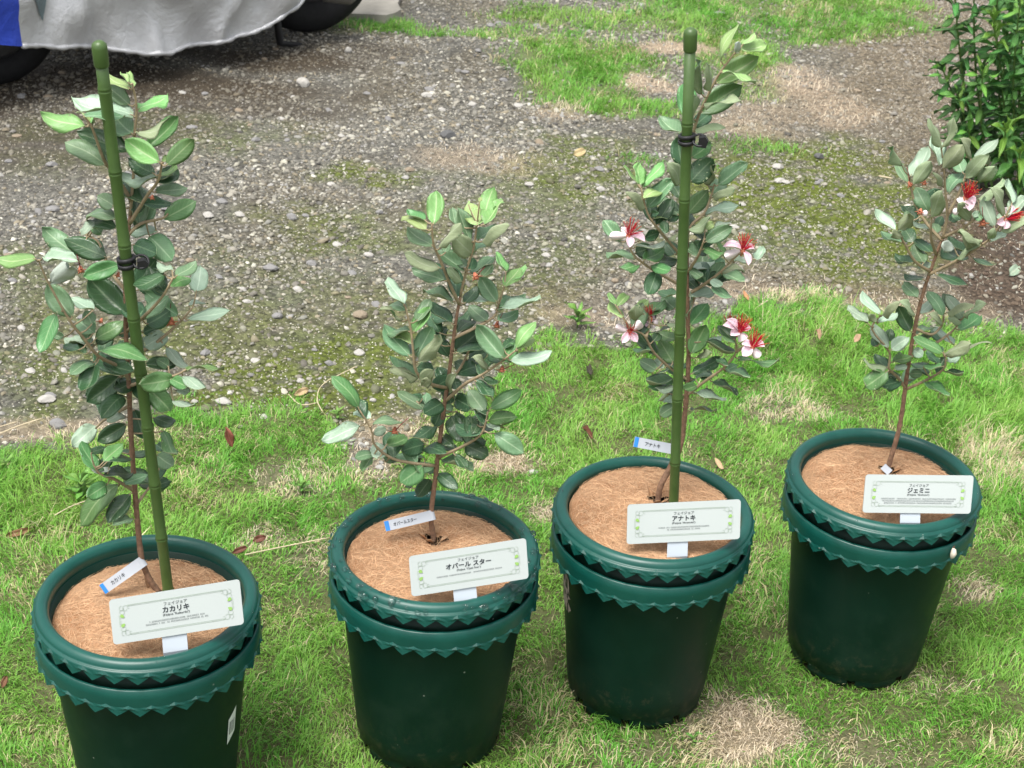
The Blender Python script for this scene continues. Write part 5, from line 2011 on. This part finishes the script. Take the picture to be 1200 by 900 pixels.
for k in range(7):
    STEMS.append(((1170 + rr.uniform(0, 60), 190 + rr.uniform(-20, 10)), (1165 + rr.uniform(-10, 60), rr.uniform(-120, 60))))
herb_rest = []
nleaf = 0
for si, (b, t) in enumerate(STEMS):
    B = G(*b)
    B.z = h1(B.x, B.y) - .01
    T = PY(t[0], t[1], B.y - .06)
    mid = (B + T) / 2 + Vector((rr.uniform(-.02, .02), .03, .01))
    P = smooth_path([B, mid, T], 6)
    V, F = tube(P, [.0042 - .0026 * k / (len(P) - 1) for k in range(len(P))], 6)
    stem_o = part('stem', V, F, M['herb_stem'], sh)
    L = (T - B).length
    nl = int(min(46, max(14, L / .0105)))
    own = si < 9
    for k in range(nl):
        f = .12 + .88 * (k + 1) / nl
        x = f * (len(P) - 1)
        i0 = min(int(x), len(P) - 2)
        p = P[i0].lerp(P[i0 + 1], x - i0)
        ax = (P[i0 + 1] - P[i0]).normalized()
        a = k * 2.4 + si
        u, v, _ = frame(ax)
        tipf = max(0, (f - .80) / .20)
        d = (u * math.cos(a) + v * math.sin(a)) * (1 - .55 * tipf) + ax * (.25 + .9 * tipf) - UPZ * (.18 * (1 - tipf))
        ln = (.070 - .038 * tipf) * rr.uniform(.8, 1.2) * (.75 + .25 * min(1, f * 3))
        tone = (M['herb_tip'], M['herb_under']) if f > .80 else (M['herb_top'], M['herb_under'])
        d.normalize()
        if own and nleaf < 298:
            put_leaf(sh, p, p + d * ln, ln * rr.uniform(.21, .29), UPZ + ax * .3, 'lance', tone, k % 4)
            nleaf += 1
        else:
            herb_rest.append((p, d, ln, ln * rr.uniform(.21, .29), (UPZ + ax * .3), tone))
bv = {}
for p, d, ln, w, nr, tone in herb_rest:
    V0, F0, UV0, mi0 = leaf_shape('lance', 1)
    z = (nr - d * nr.dot(d)).normalized()
    x = d.cross(z)
    key = tone[0].name
    bv.setdefault(key, []).append(([p + x * (q[0] * w) + d * (q[1] * ln) + z * (q[2] * ln) for q in V0[:63]], [f for f, m_ in zip(F0, mi0) if m_ == 0]))
for key, lst in bv.items():
    V, F = join(lst)
    fo = part('foliage', V, F, bpy.data.materials[key], sh)
    ul = fo.data.uv_layers.new(name='UVMap')
    UV0 = leaf_shape('lance', 1)[2]
    for lp_ in fo.data.loops:
        ul.data[lp_.index].uv = UV0[lp_.vertex_index % 63]
    tag(fo, kind='stuff')

# ------------------------------------------------------------------ weeds
M['weed'] = leafmat('weed_leaf', (.16, .34, .06), (.26, .44, .12), .5, .4, .25)
M['weed_under'] = leafmat('weed_leaf_under', (.17, .30, .09), (.24, .38, .14), .6, .3, .2)


def weed(px, py, size, n, label):
    p = G(px, py)
    p.z = h1(p.x, p.y)
    o = thing('weed', p, label, 'weed', 'small weeds')
    V, F = tube([p - UPZ * .005, p + UPZ * size * .5, p + UPZ * size * .9], [.0015, .0013, .0008], 6)
    part('stem', V, F, M['herb_stem'], o)
    for k in range(n):
        f = .25 + .75 * k / n
        a = k * 2.4
        d = Vector((math.cos(a), math.sin(a), .25 + .9 * (f - .3))).normalized()
        b = p + UPZ * size * .9 * f
        ln = size * random.uniform(.6, .95)
        put_leaf(o, b, b + d * ln, ln * .32, UPZ + d * -.3, 'lance', (M['weed'], M['weed_under']), k % 4)


weed(676, 388, .045, 13, 'small bright weed where the lawn meets the gravel')
weed(96, 585, .045, 14, 'pale green weed in the lawn behind the stem of the leaning-stake shrub')
weed(354, 578, .028, 9, 'tiny weed in the lawn near a bare dark patch')
weed(396, 492, .025, 9, 'small weed in the bare soil at the gravel edge')
weed(6, 552, .03, 5, 'broad-leaved weed at the gravel edge beside dry stalks')
weed(812, 872, .02, 6, 'low weed at the foot of the torn-label pot')

# ------------------------------------------------------------------ fallen leaves, twigs and stalks
M['dead_red'] = leafmat('dead_leaf_reddish', (.36, .15, .09), (.42, .22, .14), .6, .3, .1)
M['dead_brown'] = leafmat('dead_leaf_brown', (.15, .07, .035), (.22, .12, .07), .6, .3, .08)
M['dead_tan'] = leafmat('dead_leaf_tan', (.42, .30, .17), (.50, .38, .24), .7, .3, .1)
M['dead_dark'] = leafmat('dead_leaf_dark', (.035, .028, .02), (.06, .05, .035), .7, .3, .05)
FALLEN = [(272, 524, 264, 500, 8, 'dead_red', .022, 'reddish dead leaf standing upright in the lawn'), (6, 628, 37, 620, 7, 'dead_brown', .012, 'dark brown curled dead leaf in the lawn'),
          (272, 648, 290, 641, 6, 'dead_brown', .012, 'brown dead leaf behind the barcode pot\'s rim'), (683, 500, 695, 514, 5, 'dead_brown', .014, 'narrow brown dead leaf in the lawn between two pots'),
          (690, 428, 692, 440, 6, 'dead_dark', .012, 'nearly black dead leaf in the lawn'), (838, 536, 848, 549, 5, 'dead_tan', .012, 'tan dead leaf beside the torn-label pot'),
          (957, 386, 961, 397, 5, 'dead_tan', .025, 'pale dead leaf caught in tall grass'), (1001, 401, 1008, 391, 6, 'dead_tan', .04, 'yellowish dead leaf in tall grass near the unstaked flowering shrub'),
          (672, 181, 686, 176, 8, 'dead_tan', .006, 'tan dead leaf on the mossy gravel'), (877, 352, 871, 341, 4, 'dead_red', .01, 'small reddish dead leaf on soil behind the lawn'),
          (345, 463, 362, 456, 7, 'dead_tan', .006, 'tan dead leaf on moss at the gravel edge'), (296, 634, 312, 629, 7, 'dead_brown', .010, 'dark rotting leaf in the lawn\'s bare patch'),
          (2, 806, 8, 792, 6, 'dead_brown', .014, 'brown dead leaf in the lawn by the barcode pot'), (732, 15, 745, 13, 5, 'leaf_young', .006, 'green fallen leaf on the far grass'),
          (1190, 210, 1205, 202, 10, 'dead_tan', .01, 'pale leaf under the leafy bush'), (1183, 322, 1194, 312, 10, 'leaf_silver', .006, 'grey-green leaf lying on the dark leaf litter')]
for bx, by, tx, ty, w, m_, z, lab in FALLEN:
    b = G(bx, by)
    zb = h1(b.x, b.y) + z
    b = G(bx, by, zb)
    t = G(tx, ty, zb + .004) if m_ != 'dead_red' or z < .02 else PY(tx, ty, b.y)
    if (t - b).length > .08: t = b + (t - b).normalized() * .06
    o = put_leaf(None, b, t, w * depth(b) / FPX * 1.3, (CAM - b).normalized() + Vector((.2, 0, .3)), 'oval', (M[m_], M[m_]), random.randrange(5), 'fallen_leaf')
    tag(o, lab, 'fallen leaf', 'fallen leaves')
M['straw1'] = plain('dry_stalk', (.52, .44, .30), .8, .2, .2, 80)
STALKS = [([(287, 650), (330, 641), (386, 630)], .0011, .022, 'long pale straw stalk lying between two pots'), ([(0, 508), (22, 499), (50, 490)], .0012, .012, 'dry stalk at the gravel edge, paired with another'),
          ([(378, 482), (372, 470), (374, 456), (384, 446), (396, 440), (420, 428)], .0009, .02, 'thin curled dry tendril on the moss'), ([(338, 462), (352, 474), (372, 472)], .001, .008, 'dry twig on moss at the lawn edge'),
          ([(0, 500), (20, 494)], .001, .01, 'short dry stalk at the gravel edge'), ([(885, 362), (893, 356), (900, 352)], .0014, .012, 'short red-brown twig on soil behind the lawn'),
          ([(64, 604), (82, 594), (103, 586)], .0010, .026, 'pale bent stalk in the lawn beside a weed'), ([(1030, 206), (1046, 209)], .0018, .008, 'short brown twig on the moss'), ([(168, 378), (90, 420)], .0001, -.05, '')]
for pts, r, z, lab in STALKS:
    if not lab: continue
    P = []
    for q in pts:
        p = G(*q)
        P.append(G(q[0], q[1], h1(p.x, p.y) + z))
    P = smooth_path(P, 5)
    V, F = tube(P, [r] * (len(P) - 1) + [r * .5], 6)
    o = part('dry_stalk', V, F, M['straw1'], None, P[0])
    tag(o, lab, 'dry stalk')

# pale speck on the lower rim of the last pot
p = G(1112, 643, .287)
d = (p - POTS[3])
d.z = 0
p = Vector((POTS[3].x, POTS[3].y, .284)) + d.normalized() * .1500
V, F = tube([p + UPZ * z + d.normalized() * x for z, x in ((-.010, .0005), (-.006, .002), (0, .003), (.006, .002), (.009, .0)) ], [.0008, .0035, .0048, .0036, .001], 10)
o = thing('fallen_bud', p, 'small pale bud stuck to the lower rim of a pot', 'bud')
part('bud', V, F, M['bud'], o)
V, F = tube([p + UPZ * .008, p + UPZ * .013 + d.normalized() * .002], [.0012, .0008], 6)
part('bud_stalk', V, F, M['dead_brown'], o)
